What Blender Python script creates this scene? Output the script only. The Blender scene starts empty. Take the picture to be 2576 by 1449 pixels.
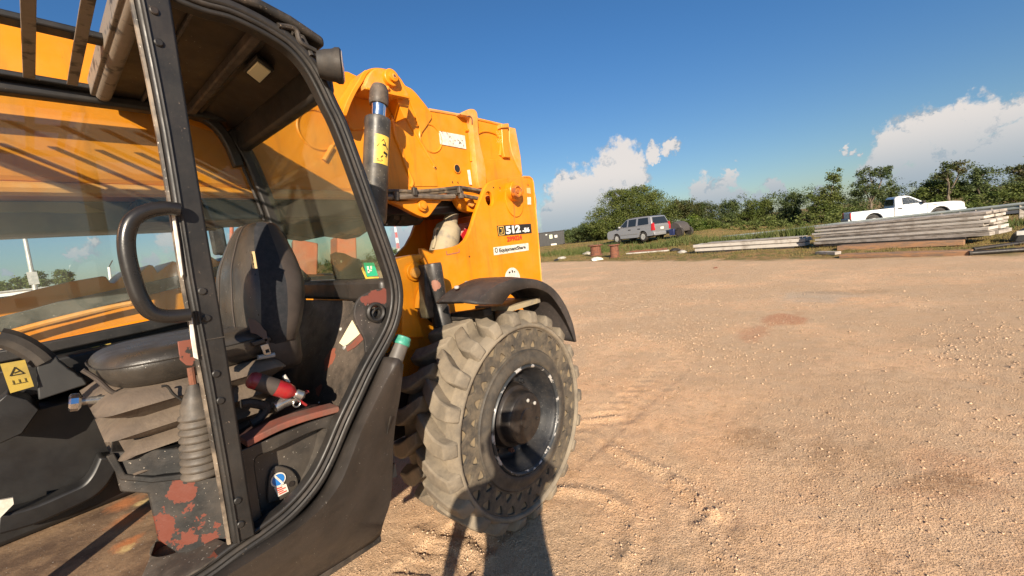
import bpy, bmesh, math, random
import numpy as np
from mathutils import Vector, Matrix
random.seed(7); rng = np.random.default_rng(7)
SC = bpy.context.scene; COL = SC.collection
# ------------------------------------------------------------------ camera
EYE = Vector((0.0, 0.0, 1.68)); FL = 1023.0
_d1 = Vector((862.0, -214.5, FL)).normalized(); _d2 = Vector((-1208.0, 25.5, FL))
_z = (-_d1.cross(_d2)).normalized()
if _z.y > 0: _z = -_z
_y = _z.cross(_d1)
RW = Matrix((_d1, _y, _z))                     # camera (right, down, forward) -> world
cam = bpy.data.objects.new('camera', bpy.data.cameras.new('camera')); COL.objects.link(cam)
_r, _u, _b = RW @ Vector((1,0,0)), RW @ Vector((0,-1,0)), RW @ Vector((0,0,-1))
_m = Matrix((_r, _u, _b)).transposed().to_4x4(); _m.translation = EYE
cam.matrix_world = _m
cam.data.sensor_width = 36; cam.data.lens = 36*FL/2576
cam.data.clip_start = 0.02; cam.data.clip_end = 9000
SC.camera = cam
# ------------------------------------------------------------------ light
SUN = Vector((0.679, 0.622, -0.389)).normalized()      # direction the light travels
SUN_EL = math.asin(-SUN.z); SUN_ROT = math.atan2(-SUN.x, -SUN.y)
sl = bpy.data.lights.new('sun', 'SUN'); sl.energy = 5.0; sl.angle = math.radians(0.5); sl.color = (1.0, 0.86, 0.68)
so = bpy.data.objects.new('sun', sl); COL.objects.link(so)
so.rotation_euler = SUN.to_track_quat('-Z', 'Y').to_euler(); so.location = (-30, -30, 20)
SC.view_settings.view_transform = 'Standard'; SC.view_settings.look = 'None'
SC.view_settings.exposure = 0.85; SC.view_settings.gamma = 1.0; SC.view_settings.use_curve_mapping = False
SC.cycles.max_bounces = 8; SC.cycles.transparent_max_bounces = 16

# ------------------------------------------------------------------ measuring helpers
# the photograph was measured at 2576 px width; a point on it becomes a point of the place on a known plane
CROPS = dict(c1=(0,0,2.1311), c2=(0,600,2.415), c3=(0,1150,1.6556), c4=(700,700,2.415), c5=(750,1250,1.8693),
             c6=(1100,150,2.4153), c7=(1300,600,2.8985), c8=(1350,950,1.449), cA=(600,0,2.787), cB=(1880,650,4.155),
             cC=(2400,650,4.293), cD=(2900,500,3.22), cE=(1880,300,1.4977), cG=(700,950,2.6347))
def K(c, u, v):
    a = CROPS[c]; return ((a[0]+u/a[2])/1.39752, (a[1]+v/a[2])/1.39752)
def ray(p): return RW @ Vector((p[0]-1288, p[1]-724.5, FL))
def PY(p, y): r = ray(p); return EYE + r*(y/r.y)
def PX(p, x): r = ray(p); return EYE + r*(x/r.x)
def PZ(p, z): r = ray(p); return EYE + r*((z-EYE.z)/r.z)
def PD(p, d): r = ray(p); return EYE + r*(d/math.hypot(r.x, r.y))
def KY(c, pts, y): return [PY(K(c, *p), y) for p in pts]
def V(*a): return Vector(a)
def spl(pts, n=6, closed=False):
    pts = [Vector(p) for p in pts]; out = []; N = len(pts)
    rngs = range(N if closed else N-1)
    for i in rngs:
        if closed: a, b, c, d = pts[i-1], pts[i], pts[(i+1) % N], pts[(i+2) % N]
        else: a, b, c, d = pts[max(i-1,0)], pts[i], pts[i+1], pts[min(i+2,N-1)]
        for k in range(n):
            t = k/n; t2 = t*t; t3 = t2*t
            out.append(0.5*((2*b)+(c-a)*t+(2*a-5*b+4*c-d)*t2+(3*b-a-3*c+d)*t3))
    if not closed: out.append(pts[-1])
    return out

# ------------------------------------------------------------------ materials
def node_rgb(c): return (c[0], c[1], c[2], 1.0)
def mat(name, col, rough=0.5, metal=0.0, col2=None, scale=6.0, lo=0.4, hi=0.65, bump=0.0, bscale=60.0, spec=0.5,
        dust=None, dust_amt=0.0, dust_scale=3.0, patches=(), pcol=(0.27,0.075,0.045), specks=0.0, speck_col=(0.5,0.46,0.4), coat=0.0, stretch=(1,1,1), patches2=(), pcol2=(0.6,0.5,0.3), rough_var=0.1, soft=.93, pamp=.07, streak=0.0, streak_col=(.30,.12,.02)):
    m = bpy.data.materials.new(name); m.use_nodes = True; nt = m.node_tree; N = nt.nodes; L = nt.links
    bs = N['Principled BSDF']; geo = N.new('ShaderNodeNewGeometry')
    mp = N.new('ShaderNodeVectorMath'); mp.operation = 'MULTIPLY'; mp.inputs[1].default_value = stretch
    L.new(geo.outputs['Position'], mp.inputs[0]); pos = mp.outputs[0]
    def noise(sc, det=5, rg=0.6):
        n = N.new('ShaderNodeTexNoise'); n.inputs['Scale'].default_value = sc; n.inputs['Detail'].default_value = det
        n.inputs['Roughness'].default_value = rg; L.new(pos, n.inputs['Vector']); return n
    def ramp(src, a, b):
        r = N.new('ShaderNodeMapRange'); r.inputs['From Min'].default_value = a; r.inputs['From Max'].default_value = b
        r.interpolation_type = 'SMOOTHSTEP'; L.new(src, r.inputs['Value']); return r.outputs[0]
    def mix(fac, a, b):
        x = N.new('ShaderNodeMix'); x.data_type = 'RGBA'
        if isinstance(fac, float): x.inputs[0].default_value = fac
        else: L.new(fac, x.inputs[0])
        for s, i in ((a, 6), (b, 7)):
            if isinstance(s, tuple): x.inputs[i].default_value = node_rgb(s)
            else: L.new(s, x.inputs[i])
        return x.outputs[2]
    def mul(a, k):
        x = N.new('ShaderNodeMath'); x.operation = 'MULTIPLY'; L.new(a, x.inputs[0])
        if isinstance(k, float): x.inputs[1].default_value = k
        else: L.new(k, x.inputs[1])
        return x.outputs[0]
    cur = tuple(col)
    n1 = noise(scale)
    if col2 is not None: cur = mix(ramp(n1.outputs[0], lo, hi), tuple(col), tuple(col2))
    if dust is not None:
        n2 = noise(dust_scale, 7, 0.7); f = mul(ramp(n2.outputs[0], 0.35, 0.72), float(dust_amt)); cur = mix(f, cur, tuple(dust))
    if streak > 0:
        sm = N.new('ShaderNodeVectorMath'); sm.operation = 'MULTIPLY'; sm.inputs[1].default_value = (11,11,1.3); L.new(geo.outputs['Position'], sm.inputs[0])
        ns = N.new('ShaderNodeTexNoise'); ns.inputs['Scale'].default_value = 1.6; ns.inputs['Detail'].default_value = 6; ns.inputs['Roughness'].default_value = .65; L.new(sm.outputs[0], ns.inputs['Vector'])
        cur = mix(mul(ramp(ns.outputs[0], .52, .74), float(streak)), cur, tuple(streak_col))
    if specks > 0:
        n3 = noise(140.0, 3, 0.6); f = ramp(n3.outputs[0], 0.72-specks*0.2, 0.74-specks*0.2+0.02); cur = mix(f, cur, tuple(speck_col))
    def do_patches(cur, P, pc):
        if not P: return cur
        nd = noise(22.0, 5, 0.65); sb = N.new('ShaderNodeVectorMath'); sb.operation = 'SUBTRACT'; sb.inputs[1].default_value = (.5,.5,.5); L.new(nd.outputs['Color'], sb.inputs[0])
        sc_ = N.new('ShaderNodeVectorMath'); sc_.operation = 'SCALE'; sc_.inputs['Scale'].default_value = pamp; L.new(sb.outputs[0], sc_.inputs[0])
        ad = N.new('ShaderNodeVectorMath'); ad.operation = 'ADD'; L.new(geo.outputs['Position'], ad.inputs[0]); L.new(sc_.outputs[0], ad.inputs[1])
        acc = None
        for (c, r) in P:
            d = N.new('ShaderNodeVectorMath'); d.operation = 'DISTANCE'; d.inputs[1].default_value = tuple(c); L.new(ad.outputs[0], d.inputs[0])
            f = ramp(d.outputs['Value'], r*(1+(.93-soft)*.6), r*soft)
            if acc is None: acc = f
            else:
                mx = N.new('ShaderNodeMath'); mx.operation = 'MAXIMUM'; L.new(acc, mx.inputs[0]); L.new(f, mx.inputs[1]); acc = mx.outputs[0]
        return mix(acc, cur, tuple(pc))
    cur = do_patches(cur, patches, pcol); cur = do_patches(cur, patches2, pcol2)
    if isinstance(cur, tuple): bs.inputs['Base Color'].default_value = node_rgb(cur)
    else: L.new(cur, bs.inputs['Base Color'])
    rr = N.new('ShaderNodeMapRange'); rr.inputs['To Min'].default_value = max(0.02, rough-rough_var); rr.inputs['To Max'].default_value = min(1, rough+rough_var)
    nr = noise(scale*2.3+3, 4, .6); rr.inputs['From Min'].default_value = 0.3; rr.inputs['From Max'].default_value = 0.7
    L.new(nr.outputs[0], rr.inputs['Value']); L.new(rr.outputs[0], bs.inputs['Roughness'])
    bs.inputs['Metallic'].default_value = metal; bs.inputs['Specular IOR Level'].default_value = spec
    bs.inputs['Coat Weight'].default_value = coat; bs.inputs['Coat Roughness'].default_value = 0.15
    if bump > 0:
        nb = noise(bscale, 5, 0.65); bp = N.new('ShaderNodeBump'); bp.inputs['Strength'].default_value = 1.0; bp.inputs['Distance'].default_value = bump
        L.new(nb.outputs[0], bp.inputs['Height']); L.new(bp.outputs[0], bs.inputs['Normal'])
    return m

RED = (0.21,0.062,0.04)
DUSTC = (0.42,0.30,0.19)
M = {}
M['yellow'] = mat('orange_yellow_paint', (0.71,0.238,0.0018), 0.45, col2=(0.66,0.205,0.0018), scale=2.2, streak=.38, spec=.3, dust=(0.60,0.29,0.05), dust_amt=0.45, dust_scale=4.2, specks=0.10, speck_col=(0.25,0.10,0.04), bump=0.0006, bscale=18, coat=0.15)
M['yellow_worn'] = mat('worn_yellow_paint', (0.71,0.25,0.005), 0.5, streak=.3, col2=(0.62,0.32,0.10), scale=3.5, lo=.45, hi=.75, dust=(0.62,0.40,0.2), dust_amt=0.5, dust_scale=5, bump=0.0006, bscale=25)
M['black'] = mat('black_cab_paint', (0.011,0.011,0.011), 0.5, col2=(0.018,0.017,0.016), scale=7, dust=(0.085,0.065,0.05), dust_amt=0.25, dust_scale=4, bump=0.0004, bscale=90, specks=0.12, speck_col=(0.16,0.12,0.09))
M['black_dusty'] = mat('dusty_black_paint', (0.014,0.013,0.012), 0.6, col2=(0.032,0.027,0.023), scale=9, dust=(0.20,0.15,0.11), dust_amt=0.6, dust_scale=5, bump=0.0008, bscale=60, specks=0.25, speck_col=(0.3,0.24,0.18))
M['plastic'] = mat('black_moulded_plastic', (0.026,0.022,0.019), 0.5, col2=(0.036,0.030,0.026), scale=5, dust=(0.09,0.07,0.055), dust_amt=0.25, dust_scale=2.5, bump=0.0005, bscale=220, specks=0.06)
M['rubber'] = mat('dark_rubber', (0.014,0.013,0.013), 0.72, col2=(0.028,0.025,0.022), scale=12, dust=(0.12,0.09,0.065), dust_amt=0.3, dust_scale=9, bump=0.0006, bscale=70)
M['tyre'] = mat('dusty_tyre_rubber', (0.115,0.097,0.075), 0.9, col2=(0.215,0.18,0.135), scale=5, lo=.35, hi=.65, dust=(0.29,0.235,0.165), dust_amt=0.6, dust_scale=7, bump=0.003, bscale=55, specks=.12, speck_col=(0.07,.06,.05), rough_var=.05)
M['tyre_wall'] = mat('grey_tyre_sidewall', (0.085,0.072,0.058), 0.85, col2=(0.2,0.16,0.115), scale=8, lo=.4, hi=.7, dust=(0.3,0.22,0.14), dust_amt=0.45, dust_scale=10, bump=0.0015, bscale=60, rough_var=.06)
M['tyre_dark'] = mat('dark_tyre_web', (0.038,0.034,0.030), 0.85, col2=(0.085,0.071,0.053), scale=6, dust=(0.22,0.17,0.11), dust_amt=0.55, dust_scale=14, bump=0.001, bscale=60)
M['tyre_inner'] = mat('grey_inner_tyre_wall', (0.032,0.029,0.026), 0.7, col2=(0.065,0.056,0.045), scale=7, dust=(0.16,0.125,0.085), dust_amt=0.35, dust_scale=12, bump=0.001, bscale=60)
M['tyre_hole'] = mat('dirt_filled_recess', (0.235,0.18,0.11), 0.95, col2=(0.09,0.07,0.05), scale=7, bump=0.002, bscale=60)
M['rim'] = mat('blue_black_rim_paint', (0.008,0.010,0.014), 0.45, col2=(0.016,0.017,0.02), scale=8, dust=(0.09,0.075,0.06), dust_amt=0.25, dust_scale=7, bump=0.0005, bscale=50, specks=.12)
M['rim_lip'] = mat('chipped_rim_edge', (0.03,0.033,0.036), 0.4, col2=(0.42,0.40,0.38), scale=16, lo=.54, hi=.60)
M['hub'] = mat('brown_black_hub', (0.009,0.008,0.008), 0.5, col2=(0.018,0.015,0.013), scale=14, dust=(.08,.055,.04), dust_amt=.3, dust_scale=9, bump=.0008, bscale=80)
M['steel'] = mat('bare_steel', (0.50,0.49,0.47), 0.3, metal=0.85, col2=(0.35,0.33,0.3), scale=20)
M['chrome'] = mat('chromed_rod', (0.75,0.76,0.78), 0.16, metal=1.0)
M['galv'] = mat('galvanised_steel', (0.42,0.42,0.40), 0.5, metal=0.35, col2=(0.56,0.54,0.5), scale=5)
M['vinyl'] = mat('grey_black_vinyl', (0.026,0.023,0.020), 0.34, col2=(0.042,0.037,0.031), scale=6, dust=(0.11,0.09,0.07), dust_amt=0.35, dust_scale=5, bump=0.0006, bscale=300, specks=.06)
M['fabric'] = mat('navy_black_fabric', (0.012,0.014,0.018), 0.9, col2=(0.02,0.02,0.024), scale=40, bump=0.0008, bscale=400)
M['shell'] = mat('brown_grey_shell', (0.040,0.031,0.026), 0.6, col2=(0.055,0.043,0.036), scale=8, dust=(.14,.11,.09), dust_amt=.3)
M['bellows'] = mat('tan_dusty_bellows', (0.125,0.094,0.07), 0.75, col2=(0.055,0.044,0.035), scale=9, lo=.45, hi=.8, dust=(.22,.17,.12), dust_amt=.5, dust_scale=12, bump=.0015, bscale=90)
M['gaiter'] = mat('grey_rubber_gaiter', (0.042,0.037,0.032), 0.6, col2=(0.075,0.062,0.050), scale=12, dust=(.2,.16,.12), dust_amt=.4, dust_scale=14)
M['belt'] = mat('brown_seat_belt', (0.10,0.072,0.062), 0.8, bump=.0006, bscale=300)
M['primer'] = mat('red_primer', RED, 0.65, col2=(0.13,0.04,0.03), scale=18, bump=.0008, bscale=60, dust=(.2,.13,.09), dust_amt=.6, dust_scale=9, specks=.2, speck_col=(.04,.035,.03))
M['rust'] = mat('rusty_iron', (0.20,0.075,0.04), 0.85, col2=(0.11,0.05,0.035), scale=10, bump=.003, bscale=30)
M['white'] = mat('white_paint', (0.78,0.78,0.76), 0.3, coat=.4)
M['sticker_white'] = mat('white_sticker', (0.72,0.68,0.60), 0.5, col2=(0.55,0.5,0.42), scale=30)
M['sticker_yellow'] = mat('yellow_sticker', (0.80,0.52,0.07), 0.45, col2=(0.65,0.42,0.08), scale=20)
M['sticker_orange'] = mat('yellow_orange_sticker', (0.80,0.50,0.10), 0.45)
M['sticker_shaded'] = mat('shaded_yellow_sticker', (0.40,0.28,0.045), 0.55, col2=(0.32,0.23,0.05), scale=20)  # yellow sticker for the cab inside, the cab's shade put into its colour
M['ink'] = mat('black_ink', (0.02,0.018,0.016), 0.5)
M['red_ink'] = mat('red_ink', (0.62,0.04,0.02), 0.5)
M['green_cap'] = mat('green_plastic_cap', (0.03,0.22,0.15), 0.45, col2=(0.07,0.30,0.22), scale=25)
M['green_sign'] = mat('green_sign', (0.03,0.42,0.22), 0.4)
M['blue_sign'] = mat('blue_sign', (0.02,0.17,0.50), 0.35)
M['red'] = mat('red_enamel', (0.30,0.008,0.012), 0.35, coat=.3, dust=(.2,.1,.08), dust_amt=.4, dust_scale=14)
M['redorange'] = mat('faded_orange_red_paint', (0.42,0.10,0.045), 0.6, col2=(0.34,0.13,0.08), scale=3)
M['silver'] = mat('silver_car_paint', (0.31,0.31,0.32), 0.35, metal=.35, coat=.4)
M['silver_side'] = mat('dusty_tailgate_paint', (0.24,0.235,0.235), 0.4, metal=.3)
M['dark_glass'] = mat('dark_car_glass', (0.02,0.025,0.03), 0.08, spec=.6)
M['tail'] = mat('red_tail_lamp', (0.42,0.015,0.02), 0.25)
M['lens'] = mat('frosted_lamp_lens', (0.42,0.36,0.33), 0.3)
M['cabinlens'] = mat('cabin_lamp_lens', (0.80,0.74,0.50), 0.35)
M['headliner'] = mat('brown_headliner', (0.016,0.012,0.009), 0.5, col2=(0.026,0.019,0.013), scale=4, dust=(0.06,0.042,0.025), dust_amt=.4, dust_scale=2, specks=.05)
M['wood'] = mat('orange_timber', (0.31,0.165,0.085), 0.85, col2=(0.19,0.125,0.085), scale=3, stretch=(1,1,6), bump=.004, bscale=25)
M['wood_grey'] = mat('weathered_grey_timber', (0.25,0.215,0.18), 0.85, col2=(0.38,0.34,0.30), scale=4, lo=.4, hi=.6, bump=.004, bscale=22, stretch=(1,1,5))
M['pale_board'] = mat('pale_weathered_plank', (0.50,0.46,0.41), 0.85, col2=(0.30,0.26,0.22), scale=2.6, lo=.45, hi=.75, bump=.003, bscale=22)
M['concrete'] = mat('broken_concrete', (0.42,0.39,0.34), 0.9, col2=(0.25,0.22,0.19), scale=8, bump=.006, bscale=18)
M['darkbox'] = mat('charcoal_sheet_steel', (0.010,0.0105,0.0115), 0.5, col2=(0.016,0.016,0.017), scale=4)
M['cloth_blue'] = mat('navy_cloth', (0.015,0.02,0.05), .9); M['cloth_grey'] = mat('grey_cloth', (0.1,0.1,0.11), .9)
M['skin'] = mat('skin', (0.45,0.25,0.17), .55); M['hair'] = mat('dark_hair', (0.02,0.014,0.01), .7)
M['greygreen'] = mat('grey_green_steel', (0.11,0.13,0.10), .5, col2=(0.24,0.26,0.16), scale=3, dust=(.2,.2,.13), dust_amt=.5)
M['bark'] = mat('grey_brown_bark', (0.13,0.10,0.07), .9, col2=(.2,.16,.12), scale=6)
def leafmat(name, a, b):
    m = mat(name, a, 0.6, col2=b, scale=1.1, lo=.35, hi=.65, spec=.25); nt = m.node_tree; bs = nt.nodes['Principled BSDF']; out = nt.nodes['Material Output']
    tr = nt.nodes.new('ShaderNodeBsdfTranslucent'); mx = nt.nodes.new('ShaderNodeMixShader'); mx.inputs[0].default_value = .28
    for l in list(bs.inputs['Base Color'].links): nt.links.new(l.from_socket, tr.inputs[0])
    nt.links.new(bs.outputs[0], mx.inputs[1]); nt.links.new(tr.outputs[0], mx.inputs[2]); nt.links.new(mx.outputs[0], out.inputs[0]); return m
M['leaf'] = leafmat('mid_green_leaves', (0.075,0.105,0.022), (0.13,0.15,0.04))
M['leaf_dark'] = leafmat('dark_green_leaves', (0.055,0.082,0.028), (0.10,0.125,0.042))
M['leaf_yellow'] = leafmat('yellow_green_leaves', (0.13,0.17,0.022), (0.07,0.12,0.02))
M['leaf_brown'] = leafmat('olive_brown_leaves', (0.10,0.095,0.035), (0.06,0.085,0.025))
M['grass'] = leafmat('dry_green_grass', (0.17,0.145,0.04), (0.27,0.20,0.08))
M['weed'] = leafmat('green_weeds', (0.085,0.12,0.03), (0.14,0.145,0.045))

def glassmat(name, tint, dirt, dcol):
    m = bpy.data.materials.new(name); m.use_nodes = True; nt = m.node_tree; N = nt.nodes; L = nt.links; N.remove(N['Principled BSDF'])
    out = N['Material Output']; tr = N.new('ShaderNodeBsdfTransparent'); tr.inputs[0].default_value = node_rgb(tint)
    gl = N.new('ShaderNodeBsdfGlossy'); gl.inputs['Roughness'].default_value = .02; gl.inputs[0].default_value = (.9,.9,.9,1)
    gg = N.new('ShaderNodeNewGeometry'); dt = N.new('ShaderNodeVectorMath'); dt.operation = 'DOT_PRODUCT'; L.new(gg.outputs['Incoming'], dt.inputs[0]); L.new(gg.outputs['Normal'], dt.inputs[1])
    def mm(op, a, b):
        x = N.new('ShaderNodeMath'); x.operation = op
        for i, q in enumerate((a, b)):
            if isinstance(q, (int, float)): x.inputs[i].default_value = q
            else: L.new(q, x.inputs[i])
        return x.outputs[0]
    ab = mm('ABSOLUTE', dt.outputs['Value'], 0.0); fr = mm('ADD', mm('MULTIPLY', mm('POWER', mm('SUBTRACT', 1.0, ab), 5.0), .6), .035)
    m1 = N.new('ShaderNodeMixShader'); L.new(fr, m1.inputs[0]); L.new(tr.outputs[0], m1.inputs[1]); L.new(gl.outputs[0], m1.inputs[2])
    df = N.new('ShaderNodeBsdfDiffuse'); df.inputs[0].default_value = node_rgb(dcol)
    geo = N.new('ShaderNodeNewGeometry'); n = N.new('ShaderNodeTexNoise'); n.inputs['Scale'].default_value = 3.5; n.inputs['Detail'].default_value = 7
    L.new(geo.outputs['Position'], n.inputs['Vector']); r = N.new('ShaderNodeMapRange'); r.inputs['From Min'].default_value=.35; r.inputs['From Max'].default_value=.75
    r.inputs['To Min'].default_value = dirt*.55; r.inputs['To Max'].default_value = dirt*1.5; L.new(n.outputs[0], r.inputs['Value'])
    m2 = N.new('ShaderNodeMixShader'); L.new(r.outputs[0], m2.inputs[0]); L.new(m1.outputs[0], m2.inputs[1]); L.new(df.outputs[0], m2.inputs[2]); L.new(m2.outputs[0], out.inputs[0])
    return m
M['glass_side'] = glassmat('green_tinted_dusty_glass', (0.88,0.92,0.92), 0.035, (0.50,0.46,0.36))
M['glass_rear'] = glassmat('green_tinted_rear_glass', (0.80,0.84,0.74), 0.07, (0.45,0.42,0.33))

# ------------------------------------------------------------------ mesh builder
class MB:
    def __init__(s): s.v = []; s.f = []; s.mi = []; s.cur = 0
    def add(s, vs, fs):
        o = len(s.v); s.v += [tuple(v) for v in vs]; s.f += [tuple(i+o for i in f) for f in fs]; s.mi += [s.cur]*len(fs); return s
    def box(s, c, size, rot=None):
        c = Vector(c); h = Vector(size)*.5; vs = []
        for x in (-1,1):
            for y in (-1,1):
                for z in (-1,1):
                    p = Vector((x*h.x, y*h.y, z*h.z)); p = rot @ p if rot is not None else p; vs.append(c+p)
        return s.add(vs, [(0,1,3,2),(4,6,7,5),(0,4,5,1),(2,3,7,6),(0,2,6,4),(1,5,7,3)])
    def beam(s, a, b, w, h, up=(0,0,1)):
        a, b = Vector(a), Vector(b); t = (b-a).normalized(); sd = t.cross(Vector(up)).normalized(); u = sd.cross(t)
        vs = [p+sd*i*w/2+u*j*h/2 for p in (a,b) for i,j in ((-1,-1),(1,-1),(1,1),(-1,1))]
        return s.add(vs, [(0,3,2,1),(4,5,6,7),(0,1,5,4),(1,2,6,5),(2,3,7,6),(3,0,4,7)])
    def prism(s, pts, off):
        off = Vector(off); n = len(pts); vs = [Vector(p) for p in pts]+[Vector(p)+off for p in pts]
        return s.add(vs, [tuple(range(n)), tuple(range(2*n-1, n-1, -1))]+[(i, n+i, n+(i+1) % n, (i+1) % n) for i in range(n)])
    def rings(s, R, closed=True, caps=True):
        n = len(R[0]); vs = [p for r in R for p in r]; fs = []
        for i in range(len(R)-1):
            for j in range(n if closed else n-1):
                k = (j+1) % n; fs.append((i*n+j, i*n+k, (i+1)*n+k, (i+1)*n+j))
        if caps and closed: fs += [tuple(range(n-1,-1,-1)), tuple((len(R)-1)*n+j for j in range(n))]
        return s.add(vs, fs)
    def tube(s, path, r, n=10, prof=None, up=(0,0,1), caps=True, closed=False):
        path = [Vector(p) for p in path]; R = []; N = len(path); u = Vector(up); pa = None
        for i, p in enumerate(path):
            if closed: t = (path[(i+1) % N]-path[i-1]).normalized()
            else: t = (path[min(i+1,N-1)]-path[max(i-1,0)]).normalized()
            a = t.cross(u) if (prof or pa is None) else pa-t*pa.dot(t)
            if a.length < 1e-2: a = t.cross(Vector((0.3,1,0.1)))
            a.normalize(); pa = a; b = a.cross(t)
            if prof: R.append([p+a*x+b*y for x, y in prof])
            else:
                rr = r[i] if isinstance(r, (list,tuple)) else r
                R.append([p+(a*math.cos(2*math.pi*k/n)+b*math.sin(2*math.pi*k/n))*rr for k in range(n)])
        if closed: R.append(R[0]); return s.rings(R, True, False)
        return s.rings(R, True, caps)
    def lathe(s, prof, c, ax, n=32, caps=True, a0=0.0, a1=2*math.pi):
        c = Vector(c); ax = Vector(ax).normalized(); e = Vector((0,0,1)) if abs(ax.z) < .9 else Vector((1,0,0))
        a = ax.cross(e).normalized(); b = ax.cross(a); full = abs(a1-a0-2*math.pi) < 1e-6
        m = n if full else n+1
        R = [[c+ax*h+(a*math.cos(a0+(a1-a0)*k/n)+b*math.sin(a0+(a1-a0)*k/n))*r for k in range(m)] for r, h in prof]
        return s.rings(R, full, caps)
    def grid(s, G):
        n = len(G[0]); return s.add([p for r in G for p in r], [(i*n+j, i*n+j+1, (i+1)*n+j+1, (i+1)*n+j) for i in range(len(G)-1) for j in range(n-1)])
    def build(s, name, m, parent=None, bevel=0.0, seg=2, smooth=True, local=False, angle=35, solid=0.0, sub=0):
        me = bpy.data.meshes.new(name); vs = s.v
        if parent is not None and not local:
            o = WORG[parent.name]; vs = [(v[0]-o.x, v[1]-o.y, v[2]-o.z) for v in vs]
        me.from_pydata(vs, [], s.f)
        for x in (m if isinstance(m, (list,tuple)) else [m]): me.materials.append(M[x] if isinstance(x, str) else x)
        me.polygons.foreach_set('material_index', s.mi)
        bm = bmesh.new(); bm.from_mesh(me); bmesh.ops.recalc_face_normals(bm, faces=bm.faces); bm.to_mesh(me); bm.free()
        return finish(name, me, parent, bevel, seg, smooth, angle, solid, sub)
WORG = {}
def finish(name, me, parent, bevel=0, seg=2, smooth=True, angle=35, solid=0.0, sub=0):
    if smooth:
        me.polygons.foreach_set('use_smooth', [True]*len(me.polygons)); me.set_sharp_from_angle(angle=math.radians(angle))
    o = bpy.data.objects.new(name, me); COL.objects.link(o)
    if parent is not None:
        o.parent = parent; WORG[o.name] = WORG[parent.name]
    else: WORG[o.name] = Vector((0,0,0))
    if solid: md = o.modifiers.new('s', 'SOLIDIFY'); md.thickness = solid; md.offset = 0
    if sub: md = o.modifiers.new('d', 'SUBSURF'); md.levels = sub; md.render_levels = sub
    if bevel:
        md = o.modifiers.new('b', 'BEVEL'); md.width = bevel; md.segments = seg; md.limit_method = 'ANGLE'; md.angle_limit = math.radians(40)
    return o
def thing(name, label, cat, loc=(0,0,0), rz=0.0, group=None):
    o = bpy.data.objects.new(name, None); COL.objects.link(o); o.empty_display_size = .2
    o.location = loc; o.rotation_euler = (0,0,rz); o['label'] = label; o['category'] = cat
    if group: o['group'] = group
    WORG[o.name] = Vector(loc); return o
def tag(o, label=None, cat=None, group=None, kind=None):
    if label: o['label'] = label
    if cat: o['category'] = cat
    if group: o['group'] = group
    if kind: o['kind'] = kind
    return o
def pt(name, parent, mb, m, **k): return mb.build(name, m, parent, **k)
def dup(root, loc, rz, label=None):
    r = root.copy(); COL.objects.link(r); r.location = loc; r.rotation_euler = (0,0,rz)
    if label: r['label'] = label
    for ch in list(root.children):
        c = ch.copy(); COL.objects.link(c); c.parent = r
        for g in ch.children:
            d = g.copy(); COL.objects.link(d); d.parent = c
    return r
def curve_mesh(polys, thick, bev):
    cu = bpy.data.curves.new('tmp', 'CURVE'); cu.dimensions = '2D'; cu.fill_mode = 'BOTH'; cu.extrude = max(thick/2-bev, 0.0001); cu.bevel_depth = bev; cu.bevel_resolution = 1
    cu.offset = -bev
    for P in polys:
        s = cu.splines.new('POLY'); s.points.add(len(P)-1); s.use_cyclic_u = True
        for i, (x, y) in enumerate(P): s.points[i].co = (x, y, 0, 1)
    ob = bpy.data.objects.new('tmp', cu); COL.objects.link(ob); dg = bpy.context.evaluated_depsgraph_get()
    me = bpy.data.meshes.new_from_object(ob.evaluated_get(dg)); bpy.data.objects.remove(ob); bpy.data.curves.remove(cu); return me
def plate(name, pts, y, thick, m, parent, holes=(), bev=0.003, smooth=True):
    """flat plate parallel to the machine's side, near face at y; pts are world points"""
    me = curve_mesh([[(p.x, p.z) for p in pts]]+[[(p.x, p.z) for p in h] for h in holes], thick, bev)
    o = WORG[parent.name] if parent is not None else Vector()
    me.transform(Matrix(((1,0,0,-o.x),(0,0,-1,y+thick/2-o.y),(0,1,0,-o.z),(0,0,0,1))))
    me.materials.clear(); me.materials.append(M[m] if isinstance(m, str) else m)
    return finish(name, me, parent, smooth=smooth)
def circ(c, r, n=20, ry=None):
    return [Vector((c.x+r*math.cos(2*math.pi*k/n), c.y, c.z+(ry or r)*math.sin(2*math.pi*k/n))) for k in range(n)]
def text_mesh(txt, size, bold=0.0, extrude=0.0006, shear=0.0, spacing=1.0):
    cu = bpy.data.curves.new('tmp', 'FONT'); cu.body = txt; cu.size = size; cu.extrude = extrude; cu.offset = bold; cu.align_x = 'CENTER'; cu.align_y = 'CENTER'; cu.shear = shear; cu.space_character = spacing; cu.resolution_u = 3
    ob = bpy.data.objects.new('tmp', cu); COL.objects.link(ob); dg = bpy.context.evaluated_depsgraph_get()
    me = bpy.data.meshes.new_from_object(ob.evaluated_get(dg)); bpy.data.objects.remove(ob); bpy.data.curves.remove(cu); return me
def text_on(name, txt, c, ex, ey, size, m, parent, bold=0.0, shear=0.0, spacing=1.0, sx=1.0):
    """text centred at world c, ex right, ey up"""
    me = text_mesh(txt, size, bold, shear=shear, spacing=spacing); ex = Vector(ex).normalized(); ey = Vector(ey); ey = (ey-ex*ey.dot(ex)).normalized(); ez = ex.cross(ey)
    o = WORG[parent.name]; T = Matrix((ex*sx, ey, ez)).transposed().to_4x4(); T.translation = Vector(c)-o
    me.transform(T); me.materials.clear(); me.materials.append(M[m]); return finish(name, me, parent, smooth=False)
def quadplate(name, q, m, parent, t=0.0015, n=None):
    """thin sticker on four world corners"""
    q = [Vector(p) for p in q]; nn = (q[1]-q[0]).cross(q[3]-q[0]).normalized() if n is None else Vector(n)
    return MB().prism(q, nn*t).build(name, m, parent, smooth=False)

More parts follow.
